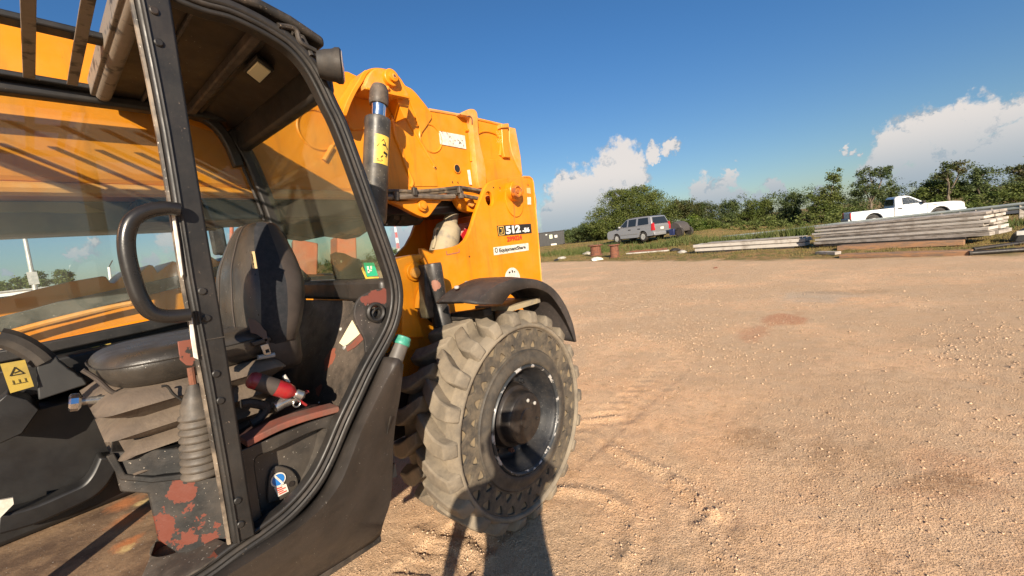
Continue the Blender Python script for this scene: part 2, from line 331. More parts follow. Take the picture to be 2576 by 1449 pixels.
# ================================================================== SKY
def make_world():
    w = bpy.data.worlds.new('World'); SC.world = w; w.use_nodes = True; nt = w.node_tree; N = nt.nodes; L = nt.links
    bg = N['Background']; bg.inputs['Strength'].default_value = 0.083
    sky = N.new('ShaderNodeTexSky'); sky.sky_type = 'NISHITA'; sky.sun_disc = False; sky.sun_elevation = SUN_EL; sky.sun_rotation = SUN_ROT
    sky.altitude = 0; sky.air_density = 1.0; sky.dust_density = 0.6; sky.ozone_density = 3.0
    tc = N.new('ShaderNodeTexCoord'); nrm = N.new('ShaderNodeVectorMath'); nrm.operation = 'NORMALIZE'; L.new(tc.outputs['Generated'], nrm.inputs[0]); d = nrm.outputs[0]
    def vm(op, a, b=None, sc=None):
        x = N.new('ShaderNodeVectorMath'); x.operation = op; L.new(a, x.inputs[0])
        if b is not None:
            if isinstance(b, tuple): x.inputs[1].default_value = b
            else: L.new(b, x.inputs[1])
        if sc is not None: x.inputs['Scale'].default_value = sc
        return x
    def m2(op, a, b):
        x = N.new('ShaderNodeMath'); x.operation = op
        for i, s in enumerate((a, b)):
            if isinstance(s, (int, float)): x.inputs[i].default_value = s
            else: L.new(s, x.inputs[i])
        return x.outputs[0]
    def noise(sc, det, src=d):
        n = N.new('ShaderNodeTexNoise'); n.inputs['Scale'].default_value = sc; n.inputs['Detail'].default_value = det; n.inputs['Roughness'].default_value = .62; L.new(src, n.inputs['Vector']); return n
    def mr(src, a, b, c=0.0, e=1.0):
        r = N.new('ShaderNodeMapRange'); r.interpolation_type = 'SMOOTHSTEP'; r.inputs['From Min'].default_value = a; r.inputs['From Max'].default_value = b; r.inputs['To Min'].default_value = c; r.inputs['To Max'].default_value = e; L.new(src, r.inputs['Value']); return r.outputs[0]
    n1 = noise(26, 6); wv = vm('SUBTRACT', n1.outputs['Color'], (.5,.5,.5)); wv = vm('SCALE', wv.outputs[0], sc=0.095)
    dd = vm('ADD', d, wv.outputs[0]).outputs[0]
    blobs = [(1565,405,48),(1530,450,50),(1480,490,52),(1435,480,46),(1420,540,55),(1500,540,60),(1385,560,36),(1590,440,35),(1645,380,22),(1690,368,20),(1655,400,12),
             (1832,425,16),(1825,455,26),(1770,480,34),(1840,495,34),(1800,510,44),(1935,475,28),(1970,485,22),(1900,510,30),
             (2260,360,55),(2330,320,70),(2240,395,50),(2320,400,70),(2400,340,70),(2460,300,70),(2545,275,60),(2480,380,90),(2560,360,80),(2400,430,60),(2300,450,60),(2500,430,80),(2200,440,40),(1450,560,60),(1530,540,60),(2142,385,13),(2060,500,30),
             (180,640,26),(215,615,24),(390,660,26),(440,600,40),(10,690,20),(560,620,30),(300,690,20),(1010,600,30)]
    acc = None
    for (x, y, r) in blobs:
        c = ray((x, y)).normalized(); rr = (ray((x+r, y)).normalized()-c).length
        e = vm('DISTANCE', dd, tuple(c)).outputs['Value']; f = m2('SUBTRACT', 1.0, m2('DIVIDE', e, rr*1.5))
        acc = f if acc is None else m2('MAXIMUM', acc, f)
    rr_ = random.Random(5)
    for i in range(26):        # the sky outside the picture goes on in the same way
        az = rr_.uniform(1.75, 6.0); el = rr_.uniform(.04, .24); c = Vector((math.cos(az)*math.cos(el), math.sin(az)*math.cos(el), math.sin(el)))
        e = vm('DISTANCE', dd, tuple(c)).outputs['Value']; f = m2('SUBTRACT', 1.0, m2('DIVIDE', e, rr_.uniform(.04, .11)))
        acc = m2('MAXIMUM', acc, f)
    n2 = noise(58, 9)
    body = m2('ADD', acc, m2('MULTIPLY', m2('SUBTRACT', n2.outputs[0], .5), .9))
    mask = mr(body, .04, .46)
    # thin high haze streaks
    sp = N.new('ShaderNodeSeparateXYZ'); L.new(d, sp.inputs[0]); el = sp.outputs['Z']
    # colour: sunlit cream tops, blue-grey in the thin and low parts
    n3 = noise(22, 8, dd); shade = mr(m2('ADD', m2('MULTIPLY', acc, .35), n3.outputs[0]), .47, .64)
    hz = mr(el, .01, .14)
    cc = N.new('ShaderNodeMix'); cc.data_type = 'RGBA'; L.new(shade, cc.inputs[0]); cc.inputs[6].default_value = (2.6,2.95,3.3,1); cc.inputs[7].default_value = (5.6,5.15,4.8,1)
    c2 = N.new('ShaderNodeMix'); c2.data_type = 'RGBA'; L.new(hz, c2.inputs[0]); c2.inputs[6].default_value = (2.5,3.0,3.5,1); L.new(cc.outputs[2], c2.inputs[7])
    hs = N.new('ShaderNodeHueSaturation'); hs.inputs['Saturation'].default_value = 1.05
    gr = N.new('ShaderNodeMix'); gr.data_type = 'RGBA'; L.new(mr(el, .0, .45), gr.inputs[0]); gr.inputs[6].default_value = (.56,.60,.62,1); gr.inputs[7].default_value = (.47,.66,.82,1)
    mu = N.new('ShaderNodeMix'); mu.data_type = 'RGBA'; mu.blend_type = 'MULTIPLY'; mu.inputs[0].default_value = 1.0; L.new(sky.outputs[0], mu.inputs[6]); L.new(gr.outputs[2], mu.inputs[7]); L.new(mu.outputs[2], hs.inputs['Color'])
    mx = N.new('ShaderNodeMix'); mx.data_type = 'RGBA'; L.new(m2('MULTIPLY', mask, .93), mx.inputs[0]); L.new(hs.outputs[0], mx.inputs[6]); L.new(c2.outputs[2], mx.inputs[7])
    L.new(mx.outputs[2], bg.inputs['Color'])
make_world()

# ================================================================== GROUND
def vnoise(x, y, seed):
    xi = np.floor(x).astype(np.int64); yi = np.floor(y).astype(np.int64); fx = x-xi; fy = y-yi; fx = fx*fx*(3-2*fx); fy = fy*fy*(3-2*fy)
    def h(a, b):
        n = (a*374761393+b*668265263+seed*1442695041) & 0xffffffff; n = ((n ^ (n >> 13))*1274126177) & 0xffffffff; return ((n ^ (n >> 16)) & 0xffff)/65535.0
    return (h(xi,yi)*(1-fx)+h(xi+1,yi)*fx)*(1-fy)+(h(xi,yi+1)*(1-fx)+h(xi+1,yi+1)*fx)*fy
def fbm(x, y, sc, octv, seed, g=.5):
    a = 1; s = 0; t = 0
    for k in range(octv): s = s+a*(vnoise(x*sc, y*sc, seed+k)-.5); t += a; a *= g; sc *= 2.03
    return s/t
EDGE = np.array([(-60,9),(-20,12.5),(-3.2,15.6),(-1.3,16.0),(1.0,16.6),(5.3,18.3),(12.2,22.2),(17,23.7),(30,26),(60,31),(300,60)], float)
def edge_d(x, y): return x-np.interp(y, EDGE[:,0], EDGE[:,1])
def sstep(a, b, x): t = np.clip((x-a)/(b-a), 0, 1); return t*t*(3-2*t)
def seg_dist(x, y, P):
    best = np.full_like(x, 1e9)
    for (a, b) in zip(P[:-1], P[1:]):
        ax, ay = a; bx, by = b; L2 = (bx-ax)**2+(by-ay)**2; t = np.clip(((x-ax)*(bx-ax)+(y-ay)*(by-ay))/L2, 0, 1)
        best = np.minimum(best, np.hypot(x-ax-t*(bx-ax), y-ay-t*(by-ay)))
    return best
def gp(pts): return [(PZ(p, 0).x, PZ(p, 0).y) for p in pts]
RIDGES = [gp([(1535,1122),(1600,1155),(1660,1180),(1730,1215),(1760,1245),(1800,1290)]), gp([(1400,1228),(1470,1232),(1530,1245),(1580,1275),(1600,1310),(1590,1360),(1570,1410)]),
          gp([(1700,1210),(1750,1250),(1790,1280),(1770,1320),(1800,1370),(1850,1420),(1870,1449)]), gp([(1440,1060),(1500,1050),(1560,1045)]), gp([(1050,1330),(1110,1365),(1180,1375),(1230,1400)])]
def height(x, y):
    r = np.hypot(x, y); near = 1-sstep(20, 60, r)
    h = 0.05*fbm(x, y, .25, 3, 3)+near*(0.020*fbm(x, y, 1.6, 4, 11)+0.010*fbm(x, y, 9, 4, 21, .6))
    h = h*sstep(.0, 1.2, np.hypot(x-1.75, y-1.7)+.4)
    nn = 1-sstep(5, 9, r)
    h = h+nn*(.007*fbm(x, y, 38, 2, 31, .7))
    for k, P in enumerate(RIDGES):
        d = seg_dist(x+.03*fbm(x, y, 6, 3, 41+k), y+.03*fbm(x, y, 6, 3, 51+k), P)
        h = h+(.010*np.exp(-(d/.035)**2)-.007*np.exp(-((d-.09)/.05)**2))*(.5+fbm(x, y, 30, 2, 61)+.5)
    # wheel tracks with lug prints, running along the machine
    for yc, w, s in ((1.72, .21, 1),):
        yy = y-yc-.05*np.sin(x*.9)
        m = (1-sstep(w*.85, w, np.abs(yy)))*(1-sstep(3.5, 6.5, x))*(.40+.45*(x < 1.45))
        lug = sstep(.25, .55, np.abs(((x+np.abs(yy)*.5*s)/.165) % 1.0-.5)*2)
        h = h-m*(.008+.014*lug)
    # deep prints in front of the wheel
    d = edge_d(x, y); v = sstep(0, 2.5, d)
    h = h+v*(.12+.10*fbm(x, y, .6, 4, 71)+.05*fbm(x, y, 4, 3, 72))+sstep(4, 11, d)*.10*(np.clip(x, 0, 1))*(1-sstep(60, 100, r))+sstep(7, 12, d)*sstep(6, 10, y)*.50*(1-sstep(60, 100, r))
    return h
def hz(x, y): return float(height(np.array([x], float), np.array([y], float))[0])
def make_ground():
    a1 = np.radians(np.arange(-24, 112, .3)); a2 = np.radians(np.arange(112, 336, 4)); A = np.concatenate([a1, a2])
    Rr = np.concatenate([np.exp(np.arange(math.log(.35), math.log(40), .0068)), np.exp(np.arange(math.log(40), math.log(6000), .05))])
    na, nr = len(A), len(Rr); AA, RR = np.meshgrid(A, Rr); X = RR*np.cos(AA); Y = RR*np.sin(AA); Z = height(X, Y)
    vs = np.stack([X, Y, Z], -1).reshape(-1, 3)
    i = np.arange(nr-1)[:,None]; j = np.arange(na)[None,:]; k = (j+1) % na
    fs = np.stack([i*na+j, (i+1)*na+j, (i+1)*na+k, i*na+k+0*j], -1).reshape(-1, 4)
    me = bpy.data.meshes.new('ground'); me.vertices.add(len(vs)+1); allv = np.vstack([vs, [[0,0,0]]]); me.vertices.foreach_set('co', allv.ravel())
    c = len(vs); tris = np.stack([np.full(na, c), np.arange(na), (np.arange(na)+1) % na], -1)
    me.loops.add(fs.size+tris.size); me.loops.foreach_set('vertex_index', np.concatenate([fs.ravel(), tris.ravel()]))
    me.polygons.add(len(fs)+na); st = np.concatenate([np.arange(len(fs))*4, len(fs)*4+np.arange(na)*3]); me.polygons.foreach_set('loop_start', st)
    me.update(calc_edges=True); me.polygons.foreach_set('use_smooth', [True]*len(me.polygons))
    x = allv[:,0]; y = allv[:,1]; d = edge_d(x+.8*fbm(x, y, .8, 4, 81), y)
    attrs = dict(verge=sstep(-.6, .5, d+1.2*fbm(x, y, 1.5, 3, 82)), gravel=np.clip(sstep(-.12, .2, fbm(x, y, .9, 4, 90)+.16*sstep(2, 6, x-y*1.0)+.05), 0, 1))
    def blob(p, rx, ry, ang=0, z=0):
        c = PZ(p, 0); ca, sa = math.cos(ang), math.sin(ang); u = (x-c.x)*ca+(y-c.y)*sa; w = -(x-c.x)*sa+(y-c.y)*ca
        q = np.hypot(u/rx, w/ry)+1.3*fbm(x, y, 3.0, 4, 91)+.5*fbm(x, y, 14, 3, 95); return 1-sstep(.45, 1.1, q)
    attrs['redclay'] = np.clip(blob((1975,803), .45, .32)+.7*blob((1895,838), .5, .22)+.35*blob((2390,1235), .12, .42, .6)+.3*blob((2480,1170), .2, .4, .5), 0, 1)
    attrs['stain'] = np.clip(.8*blob((1905,1105), .20, .20)+.55*blob((2080,1140), .28, .14)+.5*blob((2200,1150), .22, .12)+.8*blob((2370,1220), .10, .30, .7)+.6*blob((2150,733), .35, .9, .2)+.5*blob((2030,1205), .05, .05), 0, 1)
    attrs['pale'] = np.clip(.8*blob((2050,745), .6, .8), 0, 1)
    for nm, a in attrs.items(): at = me.attributes.new(nm, 'FLOAT', 'POINT'); at.data.foreach_set('value', a.astype(np.float32))
    m = bpy.data.materials.new('packed_sandy_dirt'); m.use_nodes = True; nt = m.node_tree; N = nt.nodes; L = nt.links; bs = N['Principled BSDF']; bs.inputs['Roughness'].default_value = .95; bs.inputs['Specular IOR Level'].default_value = .15
    geo = N.new('ShaderNodeNewGeometry')
    def noise(sc, det=6, rg=.6):
        n = N.new('ShaderNodeTexNoise'); n.inputs['Scale'].default_value = sc; n.inputs['Detail'].default_value = det; n.inputs['Roughness'].default_value = rg; L.new(geo.outputs['Position'], n.inputs['Vector']); return n.outputs[0]
    def mr(src, a, b, c=0., e=1.):
        r = N.new('ShaderNodeMapRange'); r.interpolation_type='SMOOTHSTEP'; r.inputs['From Min'].default_value=a; r.inputs['From Max'].default_value=b; r.inputs['To Min'].default_value=c; r.inputs['To Max'].default_value=e; L.new(src, r.inputs['Value']); return r.outputs[0]
    def mix(f, a, b):
        q = N.new('ShaderNodeMix'); q.data_type='RGBA'; L.new(f, q.inputs[0])
        for s, i in ((a,6),(b,7)):
            if isinstance(s, tuple): q.inputs[i].default_value = node_rgb(s)
            else: L.new(s, q.inputs[i])
        return q.outputs[2]
    def at(nm): q = N.new('ShaderNodeAttribute'); q.attribute_name = nm; return q.outputs['Fac']
    def ml(a, b):
        q = N.new('ShaderNodeMath'); q.operation='MULTIPLY'; L.new(a, q.inputs[0])
        if isinstance(b, float): q.inputs[1].default_value = b
        else: L.new(b, q.inputs[1])
        return q.outputs[0]
    c = mix(mr(noise(.7), .35, .65), (0.77,0.47,0.265), (0.80,0.52,0.31))
    c = mix(mr(noise(9), .45, .7), c, (0.60,0.37,0.205))
    c = mix(ml(at('gravel'), .62), c, (0.51,0.35,0.215))
    c = mix(ml(mr(noise(3.2), .42, .62), .35), c, (0.60,0.44,0.29)); c = mix(ml(mr(noise(190, 2), .56, .64), .5), c, (0.72,0.55,0.39)); c = mix(ml(mr(noise(75, 3), .58, .66), .4), c, (0.68,0.50,0.34))
    c = mix(ml(mr(noise(150, 3), .58, .66), .55), c, (0.30,0.19,0.11))
    c = mix(ml(at('pale'), .5), c, (0.48,0.42,0.34)); brk = mr(noise(26, 5, .7), .36, .56, .25, 1.0); c = mix(ml(ml(at('redclay'), brk), .62), c, (0.50,0.18,0.085)); c = mix(ml(ml(at('stain'), brk), .60), c, (0.27,0.155,0.075))
    vg = mix(mr(noise(2.2), .4, .6), (0.34,0.20,0.09), (0.15,0.14,0.045)); vg = mix(mr(noise(14), .5, .7), vg, (0.22,0.17,0.07))
    c = mix(at('verge'), c, vg); L.new(c, bs.inputs['Base Color'])
    bp = N.new('ShaderNodeBump'); bp.inputs['Distance'].default_value = .012; bp.inputs['Strength'].default_value = .9; ad = N.new('ShaderNodeMath'); ad.operation='ADD'
    L.new(noise(55, 6, .7), ad.inputs[0]); L.new(ml(mr(noise(110, 3), .5, .7), .6), ad.inputs[1]); L.new(ad.outputs[0], bp.inputs['Height']); L.new(bp.outputs[0], bs.inputs['Normal'])
    me.materials.append(m); o = bpy.data.objects.new('ground', me); COL.objects.link(o); o['kind'] = 'structure'
make_ground()

def bulk(name, vs, fs_tri, m, kind='stuff', smooth=False, label=None, cat=None):
    me = bpy.data.meshes.new(name); me.vertices.add(len(vs)); me.vertices.foreach_set('co', np.asarray(vs, np.float32).ravel()); n = fs_tri.shape[1]
    me.loops.add(fs_tri.size); me.loops.foreach_set('vertex_index', fs_tri.ravel().astype(np.int32)); me.polygons.add(len(fs_tri)); me.polygons.foreach_set('loop_start', np.arange(len(fs_tri), dtype=np.int32)*n)
    me.update(calc_edges=True)
    if smooth: me.polygons.foreach_set('use_smooth', [True]*len(me.polygons))
    me.materials.append(M[m] if isinstance(m, str) else m); o = bpy.data.objects.new(name, me); COL.objects.link(o); WORG[o.name] = Vector()
    return tag(o, label, cat, None, kind)
def make_pebbles():
    n = 110000
    az = np.radians(rng.uniform(-14, 70, n)); r = np.exp(rng.uniform(math.log(1.3), math.log(13), n)); x = r*np.cos(az); y = r*np.sin(az)
    keep = rng.uniform(0, 1, n) < np.clip(.30+2.2*fbm(x, y, 1.0, 4, 90)+.25*sstep(-1, 4, x-y), .06, 1); x = x[keep]; y = y[keep]
    s = (rng.uniform(.0012, .0036, len(x))+.007*rng.uniform(0, 1, len(x))**14)*np.clip(np.hypot(x, y)/3, .8, 2.0)
    ex, ey, es = [], [], []
    for P in RIDGES:
        for (a, b) in zip(P[:-1], P[1:]):
            L_ = math.hypot(b[0]-a[0], b[1]-a[1]); k = int(L_*150); t = rng.uniform(0, 1, k); sp = rng.normal(0, .07, k)
            nx, ny = -(b[1]-a[1])/L_, (b[0]-a[0])/L_
            ex.append(a[0]+(b[0]-a[0])*t+nx*sp); ey.append(a[1]+(b[1]-a[1])*t+ny*sp); es.append(rng.uniform(.003, .008, k)+.006*rng.uniform(0,1,k)**6)
    x = np.concatenate([x]+ex); y = np.concatenate([y]+ey); s = np.concatenate([s]+es); n = len(x); z = height(x, y)+s*.25
    base = np.array([(1,0,0),(-1,0,0),(0,1,0),(0,-1,0),(0,0,1),(0,0,-1)], float); tri = np.array([(0,2,4),(2,1,4),(1,3,4),(3,0,4),(2,0,5),(1,2,5),(3,1,5),(0,3,5)])
    an = rng.uniform(0, 6.28, n); jit = rng.uniform(.65, 1.35, (n,6,3)); jit[:,:,2] *= .7
    P = base[None]*jit*s[:,None,None]; P += rng.normal(0, .15, (n,6,3))*s[:,None,None]
    ca, sa = np.cos(an)[:,None], np.sin(an)[:,None]; X = P[:,:,0]*ca-P[:,:,1]*sa+x[:,None]; Y = P[:,:,0]*sa+P[:,:,1]*ca+y[:,None]; Z = P[:,:,2]+z[:,None]
    vs = np.stack([X,Y,Z], -1).reshape(-1,3); fs = (tri[None]+(np.arange(n)*6)[:,None,None]).reshape(-1,3)
    M['pebble'] = mat('pale_tan_pebble', (0.60,0.43,0.29), .95, spec=.15, col2=(0.36,0.25,0.165), scale=60, lo=.44, hi=.56)
    bulk('pebbles', vs, fs, 'pebble', label='loose tan pebbles scattered over the packed dirt yard', cat='gravel')
make_pebbles()
def make_grass():
    # tufts on the verge
    n = 46000; az = np.radians(rng.uniform(-14, 45, n)); r = rng.uniform(13, 48, n); x = r*np.cos(az); y = r*np.sin(az)
    d = edge_d(x, y); p = sstep(-.1, 1.2, d)*np.clip(.5+1.8*fbm(x, y, .8, 3, 101), 0.02, 1); k = rng.uniform(0,1,n) < p; x, y = x[k], y[k]; n = len(x); z = height(x, y)
    def blades(x, y, z, hh, w, per, spread):
        n = len(x); X = np.repeat(x, per)+rng.normal(0, spread, n*per); Y = np.repeat(y, per)+rng.normal(0, spread, n*per); Z = np.repeat(z, per); H = np.repeat(hh, per)*rng.uniform(.5, 1.1, n*per)
        a = rng.uniform(0, 6.28, n*per); lx = rng.normal(0, .3, n*per)*H; ly = rng.normal(0, .3, n*per)*H; dx, dy = np.cos(a)*w, np.sin(a)*w
        v = np.stack([np.stack([X-dx,Y-dy,Z-.02],-1), np.stack([X+dx,Y+dy,Z-.02],-1), np.stack([X+lx,Y+ly,Z+H],-1)], 1).reshape(-1,3)
        return v, np.arange(len(v)).reshape(-1,3)
    v, f = blades(x, y, z, rng.uniform(.04, .13, n), .010, 5, .07); bulk('grass', v, f, 'grass', label='dry green and tan grass growing along the bank beyond the dirt yard', cat='grass')
    # taller weeds: near the silver vehicle, along the rail
    pts = []
    for (px, py, D, c, s, h) in [(1450,600,36,300,2.6,.45),(1480,600,33,200,1.4,.35),(1840,590,29,160,1.6,.42),(1950,580,29,160,1.6,.38),(2000,577,28,200,.7,.5),(2520,560,24,200,1.6,.25),(1480,628,25,160,.7,.3),(1700,600,31,260,1.6,.35)]:
        q = PD((px,py), D); pts.append(np.stack([rng.normal(q.x, s*.5, c), rng.normal(q.y, s, c), np.full(c, h)], -1))
    P = np.concatenate(pts); k = edge_d(P[:,0], P[:,1]) > .6; P = P[k]; v, f = blades(P[:,0], P[:,1], height(P[:,0], P[:,1]), P[:,2]*rng.uniform(.5,1.4,len(P)), .022, 7, .10)
    bulk('weeds', v, f, 'weed', label='tall green weeds standing along the bank near the steel guardrail', cat='weeds')
make_grass()

# ================================================================== TREES
def blob_leaves(blobs, n, size, rnd, vs, fs):
    tot = sum(b[1].x*b[1].y+b[1].z*b[1].x for b in blobs)
    for c, r in blobs:
        k = int(n*(r.x*r.y+r.z*r.x)/tot)
        clumps = []
        for i in range(max(9, k//75)):
            u = Vector((rnd.gauss(0,1), rnd.gauss(0,1), rnd.gauss(0,1))).normalized()*(rnd.random()**.33); clumps.append(c+Vector((u.x*r.x,u.y*r.y,u.z*r.z)))
        cs = min(r.x, r.z)*.115+.07
        for i in range(k):
            q = clumps[rnd.randrange(len(clumps))]; p = q+Vector((rnd.gauss(0,cs), rnd.gauss(0,cs), rnd.gauss(0,cs*.75)))
            s = size*rnd.uniform(.6,1.3); a = Vector((rnd.gauss(0,1),rnd.gauss(0,1),rnd.gauss(0,.7))).normalized(); b = a.cross(Vector((rnd.gauss(0,1),rnd.gauss(0,1),rnd.gauss(0,1)))).normalized()
            o = len(vs); vs += [p-a*s, p+b*s*.5, p+a*s, p-b*s*.5]; fs.append((o,o+1,o+2,o+3))
def tree(name, label, cat, base, blobs, n, size, leaf, rnd, group=None):
    t = thing(name, label, cat, base, 0, group); mb = MB(); h = max(b[0].z for b in blobs)-base.z
    fork = Vector((rnd.uniform(-.1,.1)*h, rnd.uniform(-.1,.1)*h, h*.35)) ; r0 = .022*h+.03
    mb.tube([Vector((0,0,-.3)), fork*.5+Vector((.03*h,0,0)), fork], [r0*1.2, r0, r0*.8], 7)
    for c, r in blobs:
        e = c-base; mid = (fork+e)*.5+Vector((rnd.gauss(0,.05)*h, rnd.gauss(0,.05)*h, .04*h)); mb.tube([fork, mid, e], [r0*.6, r0*.38, r0*.1], 5)
        for q in range(4):
            u = Vector((rnd.gauss(0,1), rnd.gauss(0,1), abs(rnd.gauss(0,1)))).normalized(); mb.tube([mid.lerp(e, rnd.uniform(.2,.9)), e+Vector((u.x*r.x,u.y*r.y,u.z*r.z))*.9], [r0*.2, r0*.05], 4)
    mb.build('trunk', 'bark', t, local=True)
    vs, fs = [], []; blob_leaves([(c-base, r) for c, r in blobs], n, size, rnd, vs, fs); m2 = MB(); m2.add(vs, fs)
    me = bpy.data.meshes.new('crown'); me.from_pydata(m2.v, [], m2.f); me.materials.append(M[leaf]); finish('crown', me, t, smooth=False)
    return t
def px_tree(i, spec, name, label, leaf, group, dens=1.0):
    """spec: distance, list of (px,py,rx_px,ry_px)"""
    D, bl = spec; rnd = random.Random(i*13+5); blobs = []
    for (px, py, rx, ry) in bl:
        c = PD((px,py), D); w = (PD((px+rx,py), D)-c).length; hgt = abs(PD((px,py-ry), D).z-c.z); c = c+Vector((rnd.uniform(-.5,.5)*w, 0, 0)); blobs.append((c, Vector((w, w, hgt))))
    cx = sum(b[0].x for b in blobs)/len(blobs); cy = sum(b[0].y for b in blobs)/len(blobs); base = Vector((cx, cy, hz(cx, cy)))
    A = sum(b[1].x*b[1].z for b in blobs); n = int(max(1500, min(60000, A*3000*dens)))
    return tree(name, label, 'tree', base, blobs, n, .078 if D < 55 else .11, leaf, rnd, group)
TG = 'trees beyond the guardrail'
TREES = [
 ((48,[(1590,520,62,50),(1545,522,50,42),(1640,522,52,44),(1600,492,50,24),(1560,565,76,36),(1625,565,70,36),(1515,555,36,34),(1555,495,34,18)]),'round_tree','largest round dense green tree standing behind the silver utility vehicle','leaf',1.3),
 ((50,[(1480,580,34,22),(1450,592,30,14),(1505,585,30,24)]),'bushy_tree','low dark bushy tree at the left foot of the large round tree','leaf_dark',1.2),
 ((62,[(1440,588,40,12),(1400,600,30,8),(1470,590,40,14)]),'bushy_tree','small far bushes just right of the black roll-off container','leaf_dark',1),
 ((50,[(1700,530,32,26),(1735,528,36,26),(1770,535,34,26)]),'bushy_tree','olive brown bushy tree directly right of the large round tree','leaf_brown',1.2),
 ((46,[(1745,570,40,24),(1710,578,30,22),(1785,575,28,22)]),'bushy_tree','bright yellow-green bush right of the silver vehicle tail','leaf_yellow',1.3),
 ((52,[(1830,530,26,28),(1822,560,32,26),(1845,515,14,12)]),'slender_tree','slim dark tree with a small pointed top, first right of the yellow-green bush','leaf_dark',1),
 ((52,[(1905,525,36,24),(1880,555,40,26),(1940,560,36,24),(1925,520,22,16)]),'bushy_tree','broad mid-green tree with a flat dome top above the guardrail','leaf',1.1),
 ((50,[(1990,510,28,30),(1975,550,40,28),(2010,560,30,28)]),'slender_tree','upright green tree left of the tall pointed tree','leaf_dark',1),
 ((47,[(2100,450,22,30),(2090,490,34,28),(2070,530,44,28),(2110,540,34,26),(2045,500,20,20)]),'pointed_tree','tall pointed green tree left of the white pickup','leaf',.9),
 ((47,[(2185,440,30,20),(2225,435,28,16),(2170,475,38,20),(2210,480,34,20),(2160,520,30,20)]),'spreading_tree','open spreading tree with feathery top above the pickup bed','leaf_dark',.75),
 ((49,[(2248,475,20,20),(2240,510,24,22)]),'slender_tree','small dark tree just above the pickup cab','leaf_dark',.8),
 ((54,[(2140,550,40,18),(2200,545,46,18),(2080,562,34,16)]),'bushy_tree','reddish olive undergrowth behind the pickup bed','leaf_brown',.8),
 ((45,[(2385,415,36,18),(2420,418,22,16),(2370,440,32,16)]),'open_tree','thin airy olive tree top, tallest above the pickup bonnet','leaf_brown',.42),
 ((46,[(2360,475,42,24),(2320,485,34,24),(2400,480,34,22),(2340,510,46,20)]),'bushy_tree','dense green tree under the thin airy top','leaf',1.1),
 ((46,[(2465,445,36,20),(2450,475,42,24),(2490,480,36,24),(2470,505,50,18)]),'spreading_tree','layered green tree in front of the cloud near the right frame edge','leaf_dark',.9),
 ((48,[(2560,425,30,20),(2585,445,34,24)]),'open_tree','thin olive tree cut by the right picture edge','leaf_brown',.5),
 ((47,[(2545,490,44,24),(2590,480,40,28),(2510,500,30,20)]),'bushy_tree','dense low green tree in the far right corner of the tree line','leaf',1.1),
 ((58,[(2290,510,40,18),(2270,525,40,16),(2320,520,40,18)]),'bushy_tree','dark bushes seen right behind the pickup cab roof','leaf_dark',1),
 ((60,[(110,705,34,20),(150,698,26,18),(60,712,30,16),(20,722,30,12)]),'round_tree','round green tree seen through the cab window beside the white pole','leaf',1.2),
]
for i, (sp_, nm, lb, lf, dn) in enumerate(TREES): px_tree(i, sp_, nm, lb, lf, TG if i < 18 else None, dn)
def far_wood():
    rnd = random.Random(3); vs, fs = [], []; bl = []
    for i in range(46):
        a = math.radians(-24+i*2.0); D = rnd.uniform(68, 85); h = rnd.uniform(1.2, 2.2) if a > math.radians(24) else rnd.uniform(2.2, 3.4)
        bl.append((Vector((D*math.cos(a), D*math.sin(a), h*.6)), Vector((3.2, 3.2, h))))
    blob_leaves(bl, 70000, .13, rnd, vs, fs); m2 = MB(); m2.add(vs, fs); me = bpy.data.meshes.new('far_wood'); me.from_pydata(m2.v, [], m2.f); me.materials.append(M['leaf_dark']); o = finish('far_wood', me, None, smooth=False)
    tag(o, 'far low band of dark woodland closing the view behind the tree line', 'woodland', None, 'stuff')
far_wood()

# ================================================================== TELEHANDLER
T = thing('telehandler', 'large orange-yellow telescopic handler with worn black open cab, seen from its left side', 'telehandler', (1.3, 2.4, 0))
YC = 1.30                                            # outer plane of the cab side
def tri_sign(mb, c, ex, ey, s, w):
    """outlined warning triangle"""
    P = [c+ey*s*.6, c-ey*s*.45+ex*s*.6, c-ey*s*.45-ex*s*.6]
    for i in range(3): a, b = P[i], P[(i+1)%3]; mb.beam(a+(a-b).normalized()*w*.4, b+(b-a).normalized()*w*.4, w, .0012, up=ex.cross(ey))
# ---------------- cab door frame
frame_px = [(300,-75),(410,-28)]+[K('cA',*p) for p in [(300,45),(560,115),(800,220),(1000,330),(1180,455),(1330,620),(1440,800),(1545,1020),(1690,1340)]]+[K('c4',*p) for p in [(1520,300),(1610,560),(1655,720),(1665,860),(1640,1010),(1580,1160)]]+[K('c5',*p) for p in [(1010,90),(925,270),(845,440),(765,630),(690,780),(600,905),(480,1030),(330,1148),(150,1270),(0,1382)]]+[(455,1478),(390,1530)]
FP = spl([PY(p, YC) for p in frame_px], 4)
# outer moulded band, rubber seal and inner flange, each its own sweep
def band(name, off_in, w, d, y, m, bev=.004, fr=0, to=None):
    P = []; Q = FP[fr:to]
    for i, p in enumerate(Q):
        t = (Q[min(i+1,len(Q)-1)]-Q[max(i-1,0)]).normalized(); n = Vector((-t.z, 0, t.x))      # outward-left normal in plane
        P.append(p-n*off_in*-1 + Vector((0, y-YC, 0)))
    prof = [(-d/2,-w/2),(d/2,-w/2),(d/2,w/2),(-d/2,w/2)]
    mb = MB(); R = []
    for i, p in enumerate(P):
        t = (P[min(i+1,len(P)-1)]-P[max(i-1,0)]).normalized(); n = Vector((-t.z,0,t.x)); yv = Vector((0,1,0))
        R.append([p+yv*a+n*b for a, b in prof])
    mb.rings(R, True, True); return pt(name, T, mb, m, bevel=bev)
# normals: positive off_in moves towards the opening or away; checked in render
band('cab_frame', 0.020, .026, .07, 1.325, 'black', .009)
band('door_seal', 0.001, .013, .026, 1.300, 'rubber', .006)
band('frame_flange', -0.014, .014, .04, 1.312, 'black', .005)
